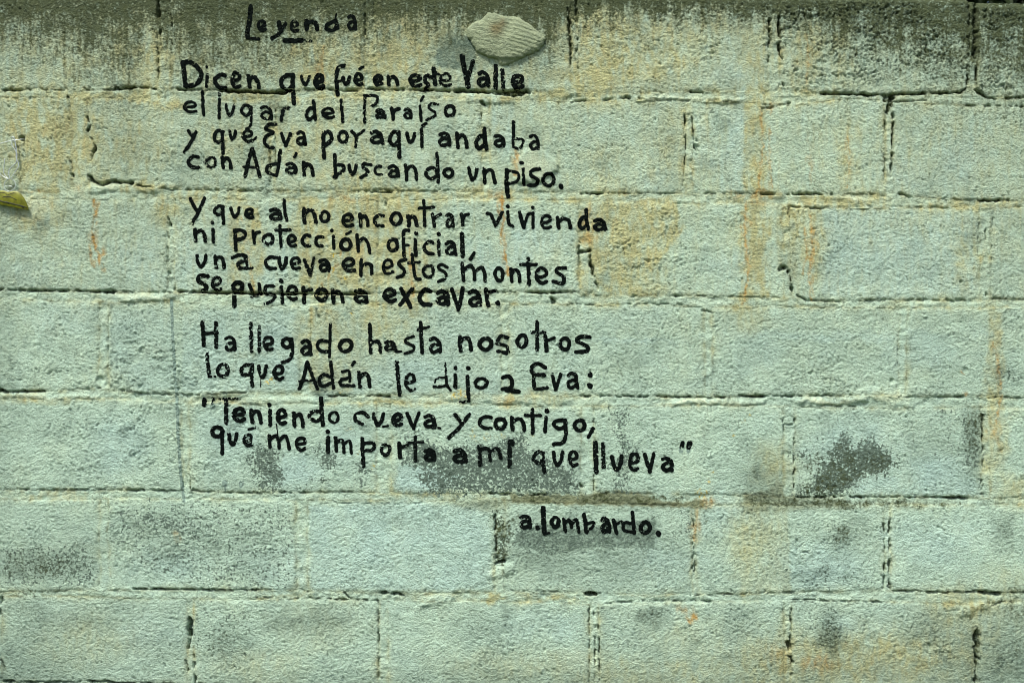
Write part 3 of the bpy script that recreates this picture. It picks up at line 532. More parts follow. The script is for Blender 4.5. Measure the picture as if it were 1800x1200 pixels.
for pts, s in [([(905, 940), (950, 918), (1005, 930), (1155, 914), (1151, 964), (1060, 960), (975, 976), (905, 958)], .75),([(768,118),(764,95),(782,72),(806,58),(830,66),(838,92),(836,125)],.85),([(915,222),(950,222),(958,245),(935,250),(914,240)],.4)]:
    pblob(soot_vignette, pts, s, 3)
pblob(olive, [(1310, 868), (1352, 858), (1368, 842), (1378, 852), (1372, 872), (1400, 882), (1390, 892), (1300, 892)], .7, 5)
pblob(algae, [(1330, 872), (1440, 876), (1560, 878), (1700, 882), (1690, 890), (1500, 892), (1400, 890), (1320, 888)], .65, 6)
pblob(algae, [(866, 902), (884, 900), (902, 925), (900, 955), (886, 995), (872, 985)], .6, 5)
for x, y, r, s in [(585, 458, 5, 1), (589, 473, 7, 1), (607, 490, 5, .8), (611, 482, 4, .8), (614, 553, 4, .8), (700, 600, 3, .5), (476, 670, 5, 1), (480, 679, 3, 1), (602, 689, 4, .7), (810, 694, 14, .9), (612, 750, 8, .6), (640, 757, 3, .7),
                   (832, 764, 7, .6), (860, 763, 8, .6), (882, 768, 6, .6), (938, 769, 4, .8), (1318, 730, 4, .9), (1305, 742, 5, .7), (1286, 752, 3, .7), (1288, 765, 4, .9), (1253, 828, 4, .7), (1244, 845, 5, .9), (1232, 865, 8, 1), (1245, 868, 8, .8), (630, 790, 5, .6), (653, 818, 5, .8), (580, 505, 3, .5)]:
    blob(yell, x, y, r, r * .8, s, 0, .4)
# dirt settled along the joints, and random life over everything
topb = np.interp(us, [-60, 0, 60, 230, 262, 330, 440, 560, 640, 760, 880, 960, 1010, 1200, 1340, 1450, 1560, 1660, 1720, 1860], [60, 70, 70, 120, 46, 100, 110, 66, 66, 46, 54, 84, 34, 30, 36, 60, 90, 115, 120, 130])[None]
algae = np.maximum(algae, 1.6 * np.exp(-np.clip(V + 14 * fbm(U / 16, V / 90, 3, 50), 0, 400) / topb) * (V < 420))
soot_vignette = np.maximum(soot_vignette, .62 * np.exp(-np.clip(V + 22 * fbm(U / 30, V / 60, 3, 67), 0, 600) / (topb * 1.15)) * (V < 700))
lowf = fbm(U / 90, V / 70, 4, 51); lowg = fbm(U / 45, V / 60, 4, 52)
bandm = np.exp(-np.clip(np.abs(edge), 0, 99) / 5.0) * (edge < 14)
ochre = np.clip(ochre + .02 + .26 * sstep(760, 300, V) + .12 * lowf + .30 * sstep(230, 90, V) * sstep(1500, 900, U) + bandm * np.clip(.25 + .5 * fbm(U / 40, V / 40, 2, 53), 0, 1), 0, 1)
streak = np.clip(fbm(U / 7, V / 160, 3, 54), 0, 1); ochre = np.clip(ochre + streak * .18 * (V < 520), 0, 1)
vein = fbm(U / 8, V / 20, 4, 63); vein2 = fbm(U / 22, V / 40, 3, 64)
ochre = np.clip(ochre * np.clip(.92 + .45 * vein + .45 * vein2, .3, 1.4), 0, 1)
rust = np.clip(rust * np.clip(.9 + 1.1 * vein, 0, 1.6) + .16 * sstep(.5, .95, ochre) * sstep(.2, .6, fbm(U / 5, V / 34, 3, 65)), 0, 1)
for wd_, st_, P_ in [(3.2,.95,[(882,345),(885,385),(880,425),(889,450),(893,484)]),(4.5,.85,[(165,352),(169,382),(162,412),(172,448),(181,474)]),(3,.7,[(160,400),(158,440),(164,470)]),(3,.75,[(1312,352),(1309,410),(1317,470),(1306,535)]),
  (2.6,.8,[(1424,378),(1429,440),(1421,490),(1426,528)]),(2.4,.6,[(1414,400),(1418,450),(1410,480)]),(2.6,.7,[(1744,600),(1754,640),(1761,690),(1752,745)]),(3,.7,[(719,432),(722,480),(727,520)]),(5,.7,[(905,264),(911,284),(906,306)]),(2.6,.6,[(602,432),(592,468),(566,500)]),
  (2.4,.6,[(1337,190),(1342,250),(1333,330)]),(2.4,.5,[(1490,240),(1494,280),(1490,330)]),(2.4,.5,[(568,80),(566,120),(570,150)]),(3,.7,[(1228,880),(1224,920),(1219,950)]),(2.4,.5,[(424,380),(432,430),(440,470),(448,520)]),(2.2,.5,[(1356,180),(1352,260),(1357,330)]),(2.2,.45,[(1418,60),(1422,110),(1416,150)])]:
    P_ = np.array(P_, float); sl = win(P_[:, 0].min() - 14, P_[:, 0].max() + 14, P_[:, 1].min() - 8, P_[:, 1].max() + 8)
    D = seg_dist(U[sl] + 2.6 * e1[sl], V[sl] + 2 * e2[sl], P_); rust[sl] = np.maximum(rust[sl], st_ * sstep(1.2, .2, D / wd_) * np.clip(.8 + 1.0 * vein[sl], 0, 1.2))
blue = np.clip(blue * (1 - .6 * ochre) + .15 * lowg, 0, 1)
algae *= np.clip(.75 + .5 * streak + .35 * fbm(U / 30, V / 30, 3, 55), 0, 1.2)
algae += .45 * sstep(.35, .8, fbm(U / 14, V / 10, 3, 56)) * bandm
algae += .6 * np.clip(CR / 8, 0, 1)
soot_vignette = np.clip(soot_vignette + .42 * np.clip(fbm(U / 30, V / 30, 4, 57) - .12, 0, 1) * np.clip(.6 + fbm(U / 140, V / 140, 2, 62), 0, 1.3), 0, 1)
C = {'base': (.445, .600, .465), 'ochre': (.440, .430, .195), 'rust': (.460, .270, .060), 'blue': (.435, .620, .550), 'cream': (.590, .670, .450),
     'olive': (.150, .160, .070), 'yell': (.55, .40, .03)}
TINT = np.empty(U.shape + (3,), np.float32); TINT[:] = C['base']
def lay(name, m, k=1.0):
    global TINT
    m = np.clip(m * k, 0, 1)[..., None]; TINT = TINT * (1 - m) + np.array(C[name], np.float32) * m
lay('blue', blue, .8); lay('ochre', ochre, .9); lay('cream', cream, .8); lay('rust', rust, .95); lay('olive', olive, .85)
C['grimeline'] = (.17, .17, .075); lay('grimeline', np.exp(-np.abs(edge + .5) / 1.7) * np.clip(.25 + .9 * fbm(U / 24, V / 24, 3, 66), 0, 1), .75)
TINT *= (1 + np.random.RandomState(8).uniform(-.07, .05, 400)[label])[..., None].astype(np.float32)
lay('yell', yell * sstep(-.1, .25, perlin(U / 4, V / 4, 59)), 1.0)
TINT *= (1 + .09 * lowf + .07 * fbm(U / 26, V / 20, 4, 61) + .05 * fbm(U / 12, V / 12, 2, 60))[..., None]
# ------------------------------------------------------------------ materials
def new_mat(name):
    m = bpy.data.materials.new(name); m.use_nodes = True; nt = m.node_tree; b = nt.nodes['Principled BSDF']; return m, nt, b
def N(nt, kind, **kw):
    n = nt.nodes.new(kind)
    for k, v in kw.items(): setattr(n, k, v)
    return n
def math_(nt, op, a, b=None, c=None, clamp=False):
    n = nt.nodes.new('ShaderNodeMath'); n.operation = op; n.use_clamp = clamp
    for i, x in enumerate((a, b, c)):
        if x is None: continue
        if isinstance(x, (int, float)): n.inputs[i].default_value = x
        else: nt.links.new(x, n.inputs[i])
    return n.outputs[0]
def mixc(nt, f, a, b):
    n = nt.nodes.new('ShaderNodeMix'); n.data_type = 'RGBA'; nt.links.new(f, n.inputs[0]) if not isinstance(f, float) else setattr(n.inputs[0], 'default_value', f)
    for i, x in ((6, a), (7, b)):
        if isinstance(x, tuple): n.inputs[i].default_value = x + (1,)
        else: nt.links.new(x, n.inputs[i])
    return n.outputs[2]
def noise(nt, scale, detail=2.0, rough=.55, vec=None):
    n = N(nt, 'ShaderNodeTexNoise'); n.inputs['Scale'].default_value = scale; n.inputs['Detail'].default_value = detail; n.inputs['Roughness'].default_value = rough
    if vec is not None: nt.links.new(vec, n.inputs['Vector'])
    return n.outputs['Fac']
def masonry():
    m, nt, b = new_mat('painted_masonry'); L = nt.links.new
    tc = N(nt, 'ShaderNodeTexCoord').outputs['Object']
    tint = N(nt, 'ShaderNodeVertexColor', layer_name='tint').outputs['Color']
    wear = N(nt, 'ShaderNodeVertexColor', layer_name='wear'); sep = N(nt, 'ShaderNodeSeparateColor'); L(wear.outputs['Color'], sep.inputs[0])
    bare, alg, soot_vignette = sep.outputs[0], sep.outputs[1], sep.outputs[2]
    fine = noise(nt, 260, 3, .6, tc); spk = noise(nt, 190, 2, .6, tc); mid = noise(nt, 60, 4, .6, tc); pep = noise(nt, 420, 2, .5, tc)
    col = tint
    v = math_(nt, 'MULTIPLY_ADD', fine, .62, .69); 
    mul = N(nt, 'ShaderNodeMix', data_type='RGBA', blend_type='MULTIPLY'); mul.inputs[0].default_value = 1
    cv = N(nt, 'ShaderNodeCombineColor'); L(v, cv.inputs[0]); L(v, cv.inputs[1]); L(v, cv.inputs[2]); L(col, mul.inputs[6]); L(cv.outputs[0], mul.inputs[7]); col = mul.outputs[2]
    # grit and specks caught in the paint
    gr = noise(nt, 330, 2, .5, tc); cl = noise(nt, 14, 3, .6, tc); g_ = math_(nt, 'ADD', gr, math_(nt, 'MULTIPLY', math_(nt, 'SUBTRACT', cl, .5), .35))
    rg = N(nt, 'ShaderNodeMapRange'); rg.inputs[1].default_value = .60; rg.inputs[2].default_value = .72; L(g_, rg.inputs[0])
    col = mixc(nt, math_(nt, 'MULTIPLY', rg.outputs[0], .62), col, (.13, .165, .105))
    # dirty film; also carries the painted corner vignette
    sf = math_(nt, 'MULTIPLY', soot_vignette, math_(nt, 'MULTIPLY_ADD', spk, 1.8, .1, True)); col = mixc(nt, math_(nt, 'MULTIPLY', sf, .95, None, True), col, (.095, .145, .105))
    # scaled off paint: grey block with flakes of paint left on its high grains
    k = math_(nt, 'ADD', bare, math_(nt, 'MULTIPLY', math_(nt, 'SUBTRACT', spk, .5), 2.6)); k = math_(nt, 'ADD', k, math_(nt, 'MULTIPLY', math_(nt, 'SUBTRACT', mid, .5), 1.6))
    ramp = N(nt, 'ShaderNodeMapRange'); ramp.inputs[1].default_value = .44; ramp.inputs[2].default_value = .70; L(k, ramp.inputs[0])
    gate = math_(nt, 'GREATER_THAN', bare, .03)
    grey = mixc(nt, pep, (.040, .072, .052), (.19, .26, .20)); col = mixc(nt, math_(nt, 'MULTIPLY', ramp.outputs[0], gate), col, grey)
    # algae, mottled
    a = math_(nt, 'ADD', alg, math_(nt, 'MULTIPLY', math_(nt, 'SUBTRACT', spk, .5), 2.0)); a = math_(nt, 'ADD', a, math_(nt, 'MULTIPLY', math_(nt, 'SUBTRACT', mid, .5), 1.1))
    ra = N(nt, 'ShaderNodeMapRange'); ra.inputs[1].default_value = .20; ra.inputs[2].default_value = .88; L(a, ra.inputs[0])
    a = math_(nt, 'MULTIPLY', ra.outputs[0], math_(nt, 'MULTIPLY', alg, 2.2, None, True)); a = math_(nt, 'MULTIPLY', a, .93)
    dark = mixc(nt, mid, (.014, .027, .008), (.072, .090, .026)); col = mixc(nt, a, col, dark)
    L(col, b.inputs['Base Color']); b.inputs['Roughness'].default_value = .82; b.inputs['Specular IOR Level'].default_value = .35
    hgt = math_(nt, 'ADD', math_(nt, 'MULTIPLY', noise(nt, 380, 3, .65, tc), .9), math_(nt, 'MULTIPLY', noise(nt, 150, 3, .6, tc), 1.0))
    bp = N(nt, 'ShaderNodeBump'); bp.inputs['Strength'].default_value = .85; bp.inputs['Distance'].default_value = .0055; L(hgt, bp.inputs['Height']); L(bp.outputs[0], b.inputs['Normal'])
    return m
def plain(name, col, rough=.7, metal=0, var=.2, scale=60, bump=0, spec=.4, alpha=1, col2=None):
    m, nt, b = new_mat(name); tc = N(nt, 'ShaderNodeTexCoord').outputs['Object']; f = noise(nt, scale, 4, .6, tc)
    c2 = col2 or tuple(x * (1 - var) for x in col)
    r = N(nt, 'ShaderNodeMapRange'); r.inputs[1].default_value = .35; r.inputs[2].default_value = .65; nt.links.new(f, r.inputs[0])
    nt.links.new(mixc(nt, r.outputs[0], col, c2), b.inputs['Base Color']); b.inputs['Roughness'].default_value = rough; b.inputs['Metallic'].default_value = metal
    b.inputs['Specular IOR Level'].default_value = spec; b.inputs['Alpha'].default_value = alpha
    if bump:
        bp = N(nt, 'ShaderNodeBump'); bp.inputs['Strength'].default_value = bump; bp.inputs['Distance'].default_value = .002; nt.links.new(f, bp.inputs['Height']); nt.links.new(bp.outputs[0], b.inputs['Normal'])
    return m
M_WALL = masonry()
M_INK = plain('black_brush_paint', (.0016, .0026, .0022), .9, 0, -2.0, 180, .4, .03)
M_GREY = plain('grey_paint', (.16, .225, .185), .9, 0, -.5, 220, .4, .05)
M_WIRE = plain('dull_steel', (.62, .68, .66), .35, .6, .3, 400)
M_TAG = plain('olive_enamel', (.22, .23, .012), .42, .1, .45, 90, .2, .5)
M_MARK = plain('black_marker', (.02, .022, .01), .6)
M_CLEAR, _nt, _b = new_mat('clear_plastic'); _b.inputs['Base Color'].default_value = (.7, .78, .72, 1); _b.inputs['Roughness'].default_value = .15; _b.inputs['Transmission Weight'].default_value = .6; _b.inputs['IOR'].default_value = 1.4
M_GRASS = plain('grass_ground', (.07, .10, .03), .95, 0, .5, 6, .6, .2)
M_LEAF = plain('leaf', (.045, .075, .022), .55, 0, .6, 9, 0, .4)
M_BARK = plain('bark', (.10, .075, .05), .9, 0, .4, 30, .8)

# ------------------------------------------------------------------ mesh helpers
def link(name, me, mat, parent=None, **props):
    o = bpy.data.objects.new(name, me); COL.objects.link(o)
    if mat is not None and me is not None: me.materials.append(mat)
    if parent is not None: o.parent = parent; o.matrix_parent_inverse = parent.matrix_world.inverted()
    for k, v in props.items(): o[k] = v
    return o
def np_mesh(name, co, quads, smooth=True, n=4):
    me = bpy.data.meshes.new(name); co = np.ascontiguousarray(co, np.float32); quads = np.ascontiguousarray(quads, np.int32)
    me.vertices.add(len(co)); me.vertices.foreach_set('co', co.ravel())
    me.loops.add(quads.size); me.loops.foreach_set('vertex_index', quads.ravel())
    me.polygons.add(len(quads)); me.polygons.foreach_set('loop_start', np.arange(0, quads.size, quads.shape[1], dtype=np.int32))
    me.polygons.foreach_set('use_smooth', np.full(len(quads), smooth)); me.update(calc_edges=True); return me
def set_col(me, name, arr):
    a = me.color_attributes.new(name, 'FLOAT_COLOR', 'POINT'); f = np.ones((len(arr), 4), np.float32); f[:, :3] = arr; a.data.foreach_set('color', f.ravel())
def tube(pts, r, seg=6, closed=False):
    P = [Vector(p) for p in pts]; n = len(P); vs_, fs = [], []
    for i, p in enumerate(P):
        t = ((P[(i + 1) % n] - P[i - 1]) if closed else (P[min(i + 1, n - 1)] - P[max(i - 1, 0)])).normalized()
        a = t.cross(Vector((0.13, 1, .21))).normalized(); b_ = t.cross(a)
        for k in range(seg):
            th = 2 * math.pi * k / seg; vs_.append(p + (a * math.cos(th) + b_ * math.sin(th)) * r)
    for i in range(n if closed else n - 1):
        j = (i + 1) % n
        for k in range(seg): fs.append((i * seg + k, i * seg + (k + 1) % seg, j * seg + (k + 1) % seg, j * seg + k))
    if not closed: fs += [tuple(range(seg))[::-1], tuple(range((n - 1) * seg, n * seg))]
    return vs_, fs
def py_mesh(name, vs_, fs, smooth=True):
    me = bpy.data.meshes.new(name); me.from_pydata([tuple(v) for v in vs_], [], fs); me.update()
    for p in me.polygons: p.use_smooth = smooth
    return me

# ------------------------------------------------------------------ ground
def ground():
    g = 200.0; n = 64; ax = np.sign(np.linspace(-1, 1, n)) * np.abs(np.linspace(-1, 1, n)) ** 3 * g; X, Y = np.meshgrid(ax, ax)
    Zg = .012 * fbm(X * 1.3, Y * 1.3, 3, 91) + WZ(VB) + .015
    co = np.stack([X.ravel(), Y.ravel(), Zg.ravel()], 1); i = np.arange(n * n).reshape(n, n)
    q = np.stack([i[:-1, :-1], i[:-1, 1:], i[1:, 1:], i[1:, :-1]], -1).reshape(-1, 4)
    link('ground', np_mesh('ground', co, q), M_GRASS, kind='structure')
ground()

# ------------------------------------------------------------------ the wall
wall = bpy.data.objects.new('block_wall', None); COL.objects.link(wall); wall.location = (0, .1, WZ(VB))
wall['label'] = 'weathered whitewashed concrete block wall with a hand-painted Spanish verse in black'; wall['category'] = 'wall'
bpy.context.view_layer.update()
PX = WX(U); PZ = WZ(V) ; PY = -(H * .001)
top_clamp = TOPV[None]; PZ = np.where(V < top_clamp, WZ(top_clamp), PZ)
POS = np.stack([PX, PY, PZ], -1).reshape(-1, 3).astype(np.float32)
WEAR = np.stack([np.clip(bare, 0, 1), np.clip(algae, 0, 1), soot_vignette], -1).reshape(-1, 3); TI = TINT.reshape(-1, 3)
idx = np.arange(NV * NU).reshape(NV, NU)
Q = np.stack([idx[:-1, :-1], idx[1:, :-1], idx[1:, 1:], idx[:-1, 1:]], -1)      # counter-clockwise seen from -y
uc = (us[:-1] + us[1:]) / 2; vc = (vsl[:-1] + vsl[1:]) / 2
CL = label[:-1, :-1]
alive = (V[1:, :-1] > top_clamp[:, :-1])
WALL_D = .19
def piece(name, mask, back=None, **props):
    q = Q[mask]
    if len(q) < 8: return None
    ids, inv = np.unique(q, return_inverse=True); q = inv.reshape(-1, 4).astype(np.int32)
    co = POS[ids]; n = len(ids)
    E = np.concatenate([q[:, [0, 1]], q[:, [1, 2]], q[:, [2, 3]], q[:, [3, 0]]]); key = E[:, 0].astype(np.int64) * n + E[:, 1]; rkey = E[:, 1].astype(np.int64) * n + E[:, 0]
    B = E[~np.isin(key, rkey)]
    bid, binv = np.unique(B, return_inverse=True); binv = binv.reshape(-1, 2)
    front = co[bid].copy(); rear = front.copy(); rear[:, 1] = .03
    m = len(bid); sk = np.stack([n + binv[:, 1], n + binv[:, 0], n + m + binv[:, 0], n + m + binv[:, 1]], 1)
    parts_co = [co, front, rear]; faces = [q, sk]; ti = [TI[ids], TI[ids][bid], TI[ids][bid]]; we = [WEAR[ids], WEAR[ids][bid], WEAR[ids][bid]]
    if back:
        x0, x1, z0, z1, y0, y1 = back; c = n + 2 * m
        bx = np.array([[x, y, z] for x in (x0, x1) for y in (y0, y1) for z in (z0, z1)], np.float32)
        f = np.array([[0, 1, 3, 2], [4, 6, 7, 5], [0, 4, 5, 1], [2, 3, 7, 6], [0, 2, 6, 4], [1, 5, 7, 3]], np.int32) + c
        parts_co.append(bx); faces.append(f); ti.append(np.tile(np.array(C['base'], np.float32), (8, 1))); we.append(np.zeros((8, 3), np.float32))
    me = np_mesh(name, np.concatenate(parts_co), np.concatenate(faces))
    set_col(me, 'tint', np.concatenate(ti)); set_col(me, 'wear', np.concatenate(we))
    return link(name, me, M_WALL, wall, **props)
for lb in np.unique(CL):
    if lb == 0: continue
    msk = (CL == lb) & alive
    if msk.sum() < 8: continue
    r, c = np.where(msk); x0, x1 = WX(us[c.min()]) + .006, WX(us[c.max() + 1]) - .006
    z1, z0 = WZ(max(vsl[r.min()], 6)) - .006, WZ(vsl[r.max() + 1]) + .006
    piece('block', msk, (x0, x1, z0, z1, .022, WALL_D))
piece('mortar', (CL == 0) & alive, (WX(us[0]) + .01, WX(us[-1]) - .01, WZ(VB) + .002, WZ(22), .034, WALL_D - .012), kind='stuff')

# height of the wall face anywhere (for paint that lies on it)
def face_y(u, v):
    fu = np.interp(u, us, np.arange(NU)); fv = np.interp(v, vsl, np.arange(NV)); iu = np.clip(fu.astype(int), 0, NU - 2); iv = np.clip(fv.astype(int), 0, NV - 2)
    a = fu - iu; b_ = fv - iv; h = H
    return -.001 * ((1 - b_) * ((1 - a) * h[iv, iu] + a * h[iv, iu + 1]) + b_ * ((1 - a) * h[iv + 1, iu] + a * h[iv + 1, iu + 1]))

# ------------------------------------------------------------------ paint strokes as thin real skins on the face (marching squares)
EDGE = {0: (0, 1), 1: (1, 2), 2: (3, 2), 3: (0, 3)}   # corners 0:(0,0) 1:(1,0) 2:(1,1) 3:(0,1)
CASES = {}
for c in range(16):
    if c in (0, 5, 10): continue
    poly = []
    for k in range(4):
        if c >> k & 1: poly.append(('c', k))
        if (c >> k & 1) != (c >> ((k + 1) % 4) & 1): poly.append(('e', k))
    CASES[c] = poly
CASES[5] = [('c', 0), ('e', 0), ('e', 1), ('c', 2), ('e', 2), ('e', 3)]; CASES[10] = [('e', 0), ('c', 1), ('e', 1), ('e', 2), ('c', 3), ('e', 3)]
def skin(name, X, Y, F, mat, lift=.0007, **props):
    pos = F > 0
    code = pos[:-1, :-1] * 1 + pos[:-1, 1:] * 2 + pos[1:, 1:] * 4 + pos[1:, :-1] * 8
    pts_, faces = [], []; base = 0
    cx = [(0, 0), (0, 1), (1, 1), (1, 0)]
    for c, poly in CASES.items():
        r, q = np.where(code == c)
        if len(r) == 0: continue
        vv = []
        for kind, k in poly:
            a = cx[k]; xa = X[r + a[0], q + a[1]]; ya = Y[r + a[0], q + a[1]]
            if kind == 'c': vv.append(np.stack([xa, ya], 1))
            else:
                b_ = cx[(k + 1) % 4]; xb = X[r + b_[0], q + b_[1]]; yb = Y[r + b_[0], q + b_[1]]
                fa = F[r + a[0], q + a[1]]; fb = F[r + b_[0], q + b_[1]]; t = np.clip(fa / (fa - fb + 1e-9), .02, .98)
                vv.append(np.stack([xa + (xb - xa) * t, ya + (yb - ya) * t], 1))
        k = len(vv); P = np.stack(vv, 1).reshape(-1, 2); n = len(r)
        I = base + np.arange(n * k).reshape(n, k)[:, ::-1]
        for j in range(1, k - 1): faces.append(I[:, [0, j, j + 1]])
        pts_.append(P); base += n * k
    if not pts_: return None
    P = np.concatenate(pts_); Fc = np.concatenate(faces)
    # weld
    key = np.round(P * 50).astype(np.int64); key = key[:, 0] * 1000000 + key[:, 1]; uq, first, inv = np.unique(key, return_index=True, return_inverse=True)
    P = P[first]; Fc = inv.ravel()[Fc]; Fc = Fc[(Fc[:, 0] != Fc[:, 1]) & (Fc[:, 1] != Fc[:, 2]) & (Fc[:, 0] != Fc[:, 2])]
    co = np.stack([WX(P[:, 0]), face_y(P[:, 0], P[:, 1]) - lift, WZ(P[:, 1])], 1)
    return link(name, np_mesh(name, co, Fc, True), mat, wall, **props)
def stroke_field(strokes, step=1.2, ragged=1.0):
    allp = np.vstack([s[0] for s in strokes]); x0, y0 = allp.min(0) - 8; x1, y1 = allp.max(0) + 8
    X, Y = np.meshgrid(np.arange(x0, x1, step), np.arange(y0, y1, step))
    en = fbm(X / 5, Y / 5, 3, 71); ex = 1.0 * perlin(X / 9, Y / 9, 72); ey = 1.0 * perlin(X / 9, Y / 9, 73)
    grain = perlin(X / 2.6, Y / 3.4, 74) + .5 * perlin(X / 1.9, Y / 1.9, 75)
    hl = np.interp(X.ravel(), us, np.arange(NU)); hv = np.interp(Y.ravel(), vsl, np.arange(NV))
    iu = np.clip(np.round(hl).astype(int), 0, NU - 1); iv = np.clip(np.round(hv).astype(int), 0, NV - 1)
    relief = (g1 * -.0 + g2 * .5 + ridge * .25 - .6 * sstep(.35, .7, pit))[iv, iu].reshape(X.shape)
    F = np.full(X.shape, -5.0)
    for pts, wd, dry in strokes:
        sl = (slice(max(0, int((pts[:, 1].min() - y0 - wd) / step) - 1), int((pts[:, 1].max() - y0 + wd) / step) + 2),
              slice(max(0, int((pts[:, 0].min() - x0 - wd) / step) - 1), int((pts[:, 0].max() - x0 + wd) / step) + 2))
        D = seg_dist(X[sl] + ex[sl] * .6 * ragged, Y[sl] + ey[sl] * .6 * ragged, pts)
        f = wd * .5 * (1.0 + .16 * en[sl] * ragged) - D
        dv = .11 + dry
        thin = (.62 - dv * 1.15) - .55 * grain[sl] + .75 * relief[sl] - .35 * (D / (wd * .5)) ** 2 * (.5 + dv)
        f = np.minimum(f, thin * 2.2)
        F[sl] = np.maximum(F[sl], f)
    return X, Y, F
for wname, strokes in WORDS:
    X, Y, F = stroke_field(strokes)
    skin('painted_word', X, Y, F, M_INK, label='black brushed lettering reading ' + wname)
# the faint grey vertical line, grey splashes and drips
X, Y, F = stroke_field([(np.array([(301, 528), (304, 600), (308, 660), (311, 700), (313, 760), (317, 830), (321, 864), (323, 880)], float), 5.2, .06)])
skin('painted_line', X, Y, F, M_GREY, .0005, label='thin grey paint line running down beside the verse')
for x, y, r in [(395, 849, 5), (424, 850, 4.4), (374, 713, 4.5), (1197, 790, 4), (1210, 790, 3.6)]:
    P = np.array([(x, y - 1), (x, y + 2)], float); st = [(P, r * 2, .1)]
    if r == 5: st.append((np.array([(x, y), (x + .5, y + 14)], float), 2.2, .1))
    X, Y, F = stroke_field(st, 1.0, .5); skin('paint_splash', X, Y, F, M_GREY, .0005)

# ------------------------------------------------------------------ the ribbed dab of mortar stuck near the top
def dab():
    out = [(820,50),(832,40),(848,34),(856,24),(868,22),(880,27),(890,30),(902,27),(915,33),(930,42),(942,52),(952,60),(960,70),(956,80),(946,90),(932,97),(918,103),(912,108),(900,113),(890,117),(882,118),(876,112),(872,104),(862,103),(850,98),(838,92),(832,82),(826,72),(819,62)]
    P = np.array(out, float); X, Y = np.meshgrid(np.arange(812, 968, 1.3), np.arange(14, 126, 1.3)); ins = np.zeros(X.shape, bool)
    xw = X + 1.6 * perlin(X / 7, Y / 7, 81); yw = Y + 1.6 * perlin(X / 7, Y / 7, 82)
    for (ax_, ay), (bx, by) in zip(P, np.roll(P, -1, 0)): ins ^= ((ay > yw) != (by > yw)) & (xw < (bx - ax_) * (yw - ay) / (by - ay + 1e-9) + ax_)
    D = seg_dist(xw, yw, np.vstack([P, P[:1]])); sd_ = np.where(ins, D, -D)
    r = np.clip(sd_, 0, 40); dome = 7.5 * (1 - np.exp(-r / 3.2)) + .09 * r + 1.5
    cx_, cy_ = X - 888, Y - 60
    right = sstep(-8, 14, cx_); ribr = np.sin((cy_ - .30 * cx_) / 1.2 + 1.6 * perlin(X / 30, Y / 12, 83)); ribl = np.sin((cy_ - .22 * cx_) / 1.35 + 1.8 * perlin(X / 24, Y / 12, 84))
    rib = right * ribr * .55 + (1 - right) * ribl * .3
    groove = -3.2 * np.exp(-((cx_ + .45 * cy_) / 9) ** 2) * sstep(24, -6, cy_)
    h = dome + rib * sstep(2, 9, r) + groove + .45 * fbm(X / 6, Y / 6, 3, 85)
    h -= 4 * sstep(101, 107, Y) * (X < 935)
    pos = sd_ > 0; q = np.stack([pos[:-1, :-1], pos[1:, :-1], pos[1:, 1:], pos[:-1, 1:]], -1).all(-1)
    ii = np.arange(X.size).reshape(X.shape); qd = np.stack([ii[:-1, :-1], ii[1:, :-1], ii[1:, 1:], ii[:-1, 1:]], -1)[q]
    ids, inv = np.unique(qd, return_inverse=True); qd = inv.reshape(-1, 4); n = len(ids)
    x, y, hh = X.ravel()[ids], Y.ravel()[ids], h.ravel()[ids]; co = np.stack([WX(x), -hh * .001, WZ(y)], 1)
    E = np.concatenate([qd[:, [0, 1]], qd[:, [1, 2]], qd[:, [2, 3]], qd[:, [3, 0]]]).astype(np.int64); B = E[~np.isin(E[:, 0] * n + E[:, 1], E[:, 1] * n + E[:, 0])]
    bid, binv = np.unique(B, return_inverse=True); binv = binv.reshape(-1, 2); rear = co[bid].copy(); rear[:, 1] = .006
    m = len(bid); sk = np.stack([binv[:, 1] * 0 + bid[binv[:, 1]], bid[binv[:, 0]], n + binv[:, 0], n + binv[:, 1]], 1)
    me = np_mesh('mortar_dab', np.concatenate([co, rear]), np.concatenate([qd, sk]))
    t = np.tile(np.array((.30, .35, .21), np.float32), (len(x), 1)); spot = 1.2 * np.exp(-((x - 872) / 11) ** 2 - ((y - 54) / 12) ** 2) + .8 * np.exp(-((x - 884) / 6) ** 2 - ((y - 42) / 8) ** 2)
    t = t * (1 - .75 * np.clip(spot, 0, 1)[:, None]) + np.array((.16, .11, .03)) * .75 * np.clip(spot, 0, 1)[:, None]
    al = .30 * sstep(48, 24, y) + .18 * np.clip(fbm(x / 14, y / 14, 3, 86), 0, 1)
    wv = np.stack([0 * x, al, .25 * np.clip(fbm(x / 18, y / 9, 3, 87) + .2, 0, 1)], 1)
    set_col(me, 'tint', np.concatenate([t, t[bid]])); set_col(me, 'wear', np.concatenate([wv, wv[bid]]))
    link('mortar_dab', me, M_WALL, wall, label='ribbed rounded dab of mortar standing proud near the top')
dab()

# ------------------------------------------------------------------ wire and hanging tag at the left
def W3(x, y, off): return (WX(x), -off * .001, WZ(y))
def t6(v, offs):   # tile (0,200), x6
    pts = [(v[i] / 6, 200 + v[i + 1] / 6) for i in range(0, len(v), 2)]; c = catmull(pts, 6) if len(pts) > 2 else np.array(pts)
    o = np.interp(np.linspace(0, 1, len(c)), np.linspace(0, 1, len(offs)), offs); return [W3(a, b_, f) for (a, b_), f in zip(c, o)]
wire = bpy.data.objects.new('wire', None); COL.objects.link(wire); wire.location = W3(38, 243, 2); bpy.context.view_layer.update()
wire['label'] = 'thin twisted steel wire anchored in a small hole at the left of the wall'; wire['category'] = 'wire'
vs_, fs = tube(t6([-500, 470, -250, 400, 0, 328, 130, 290, 245, 272, 250, 262], [6, 8, 8, 6, 3, -14]), .00085); link('wire_strand', py_mesh('strand', vs_, fs), M_WIRE, wire)
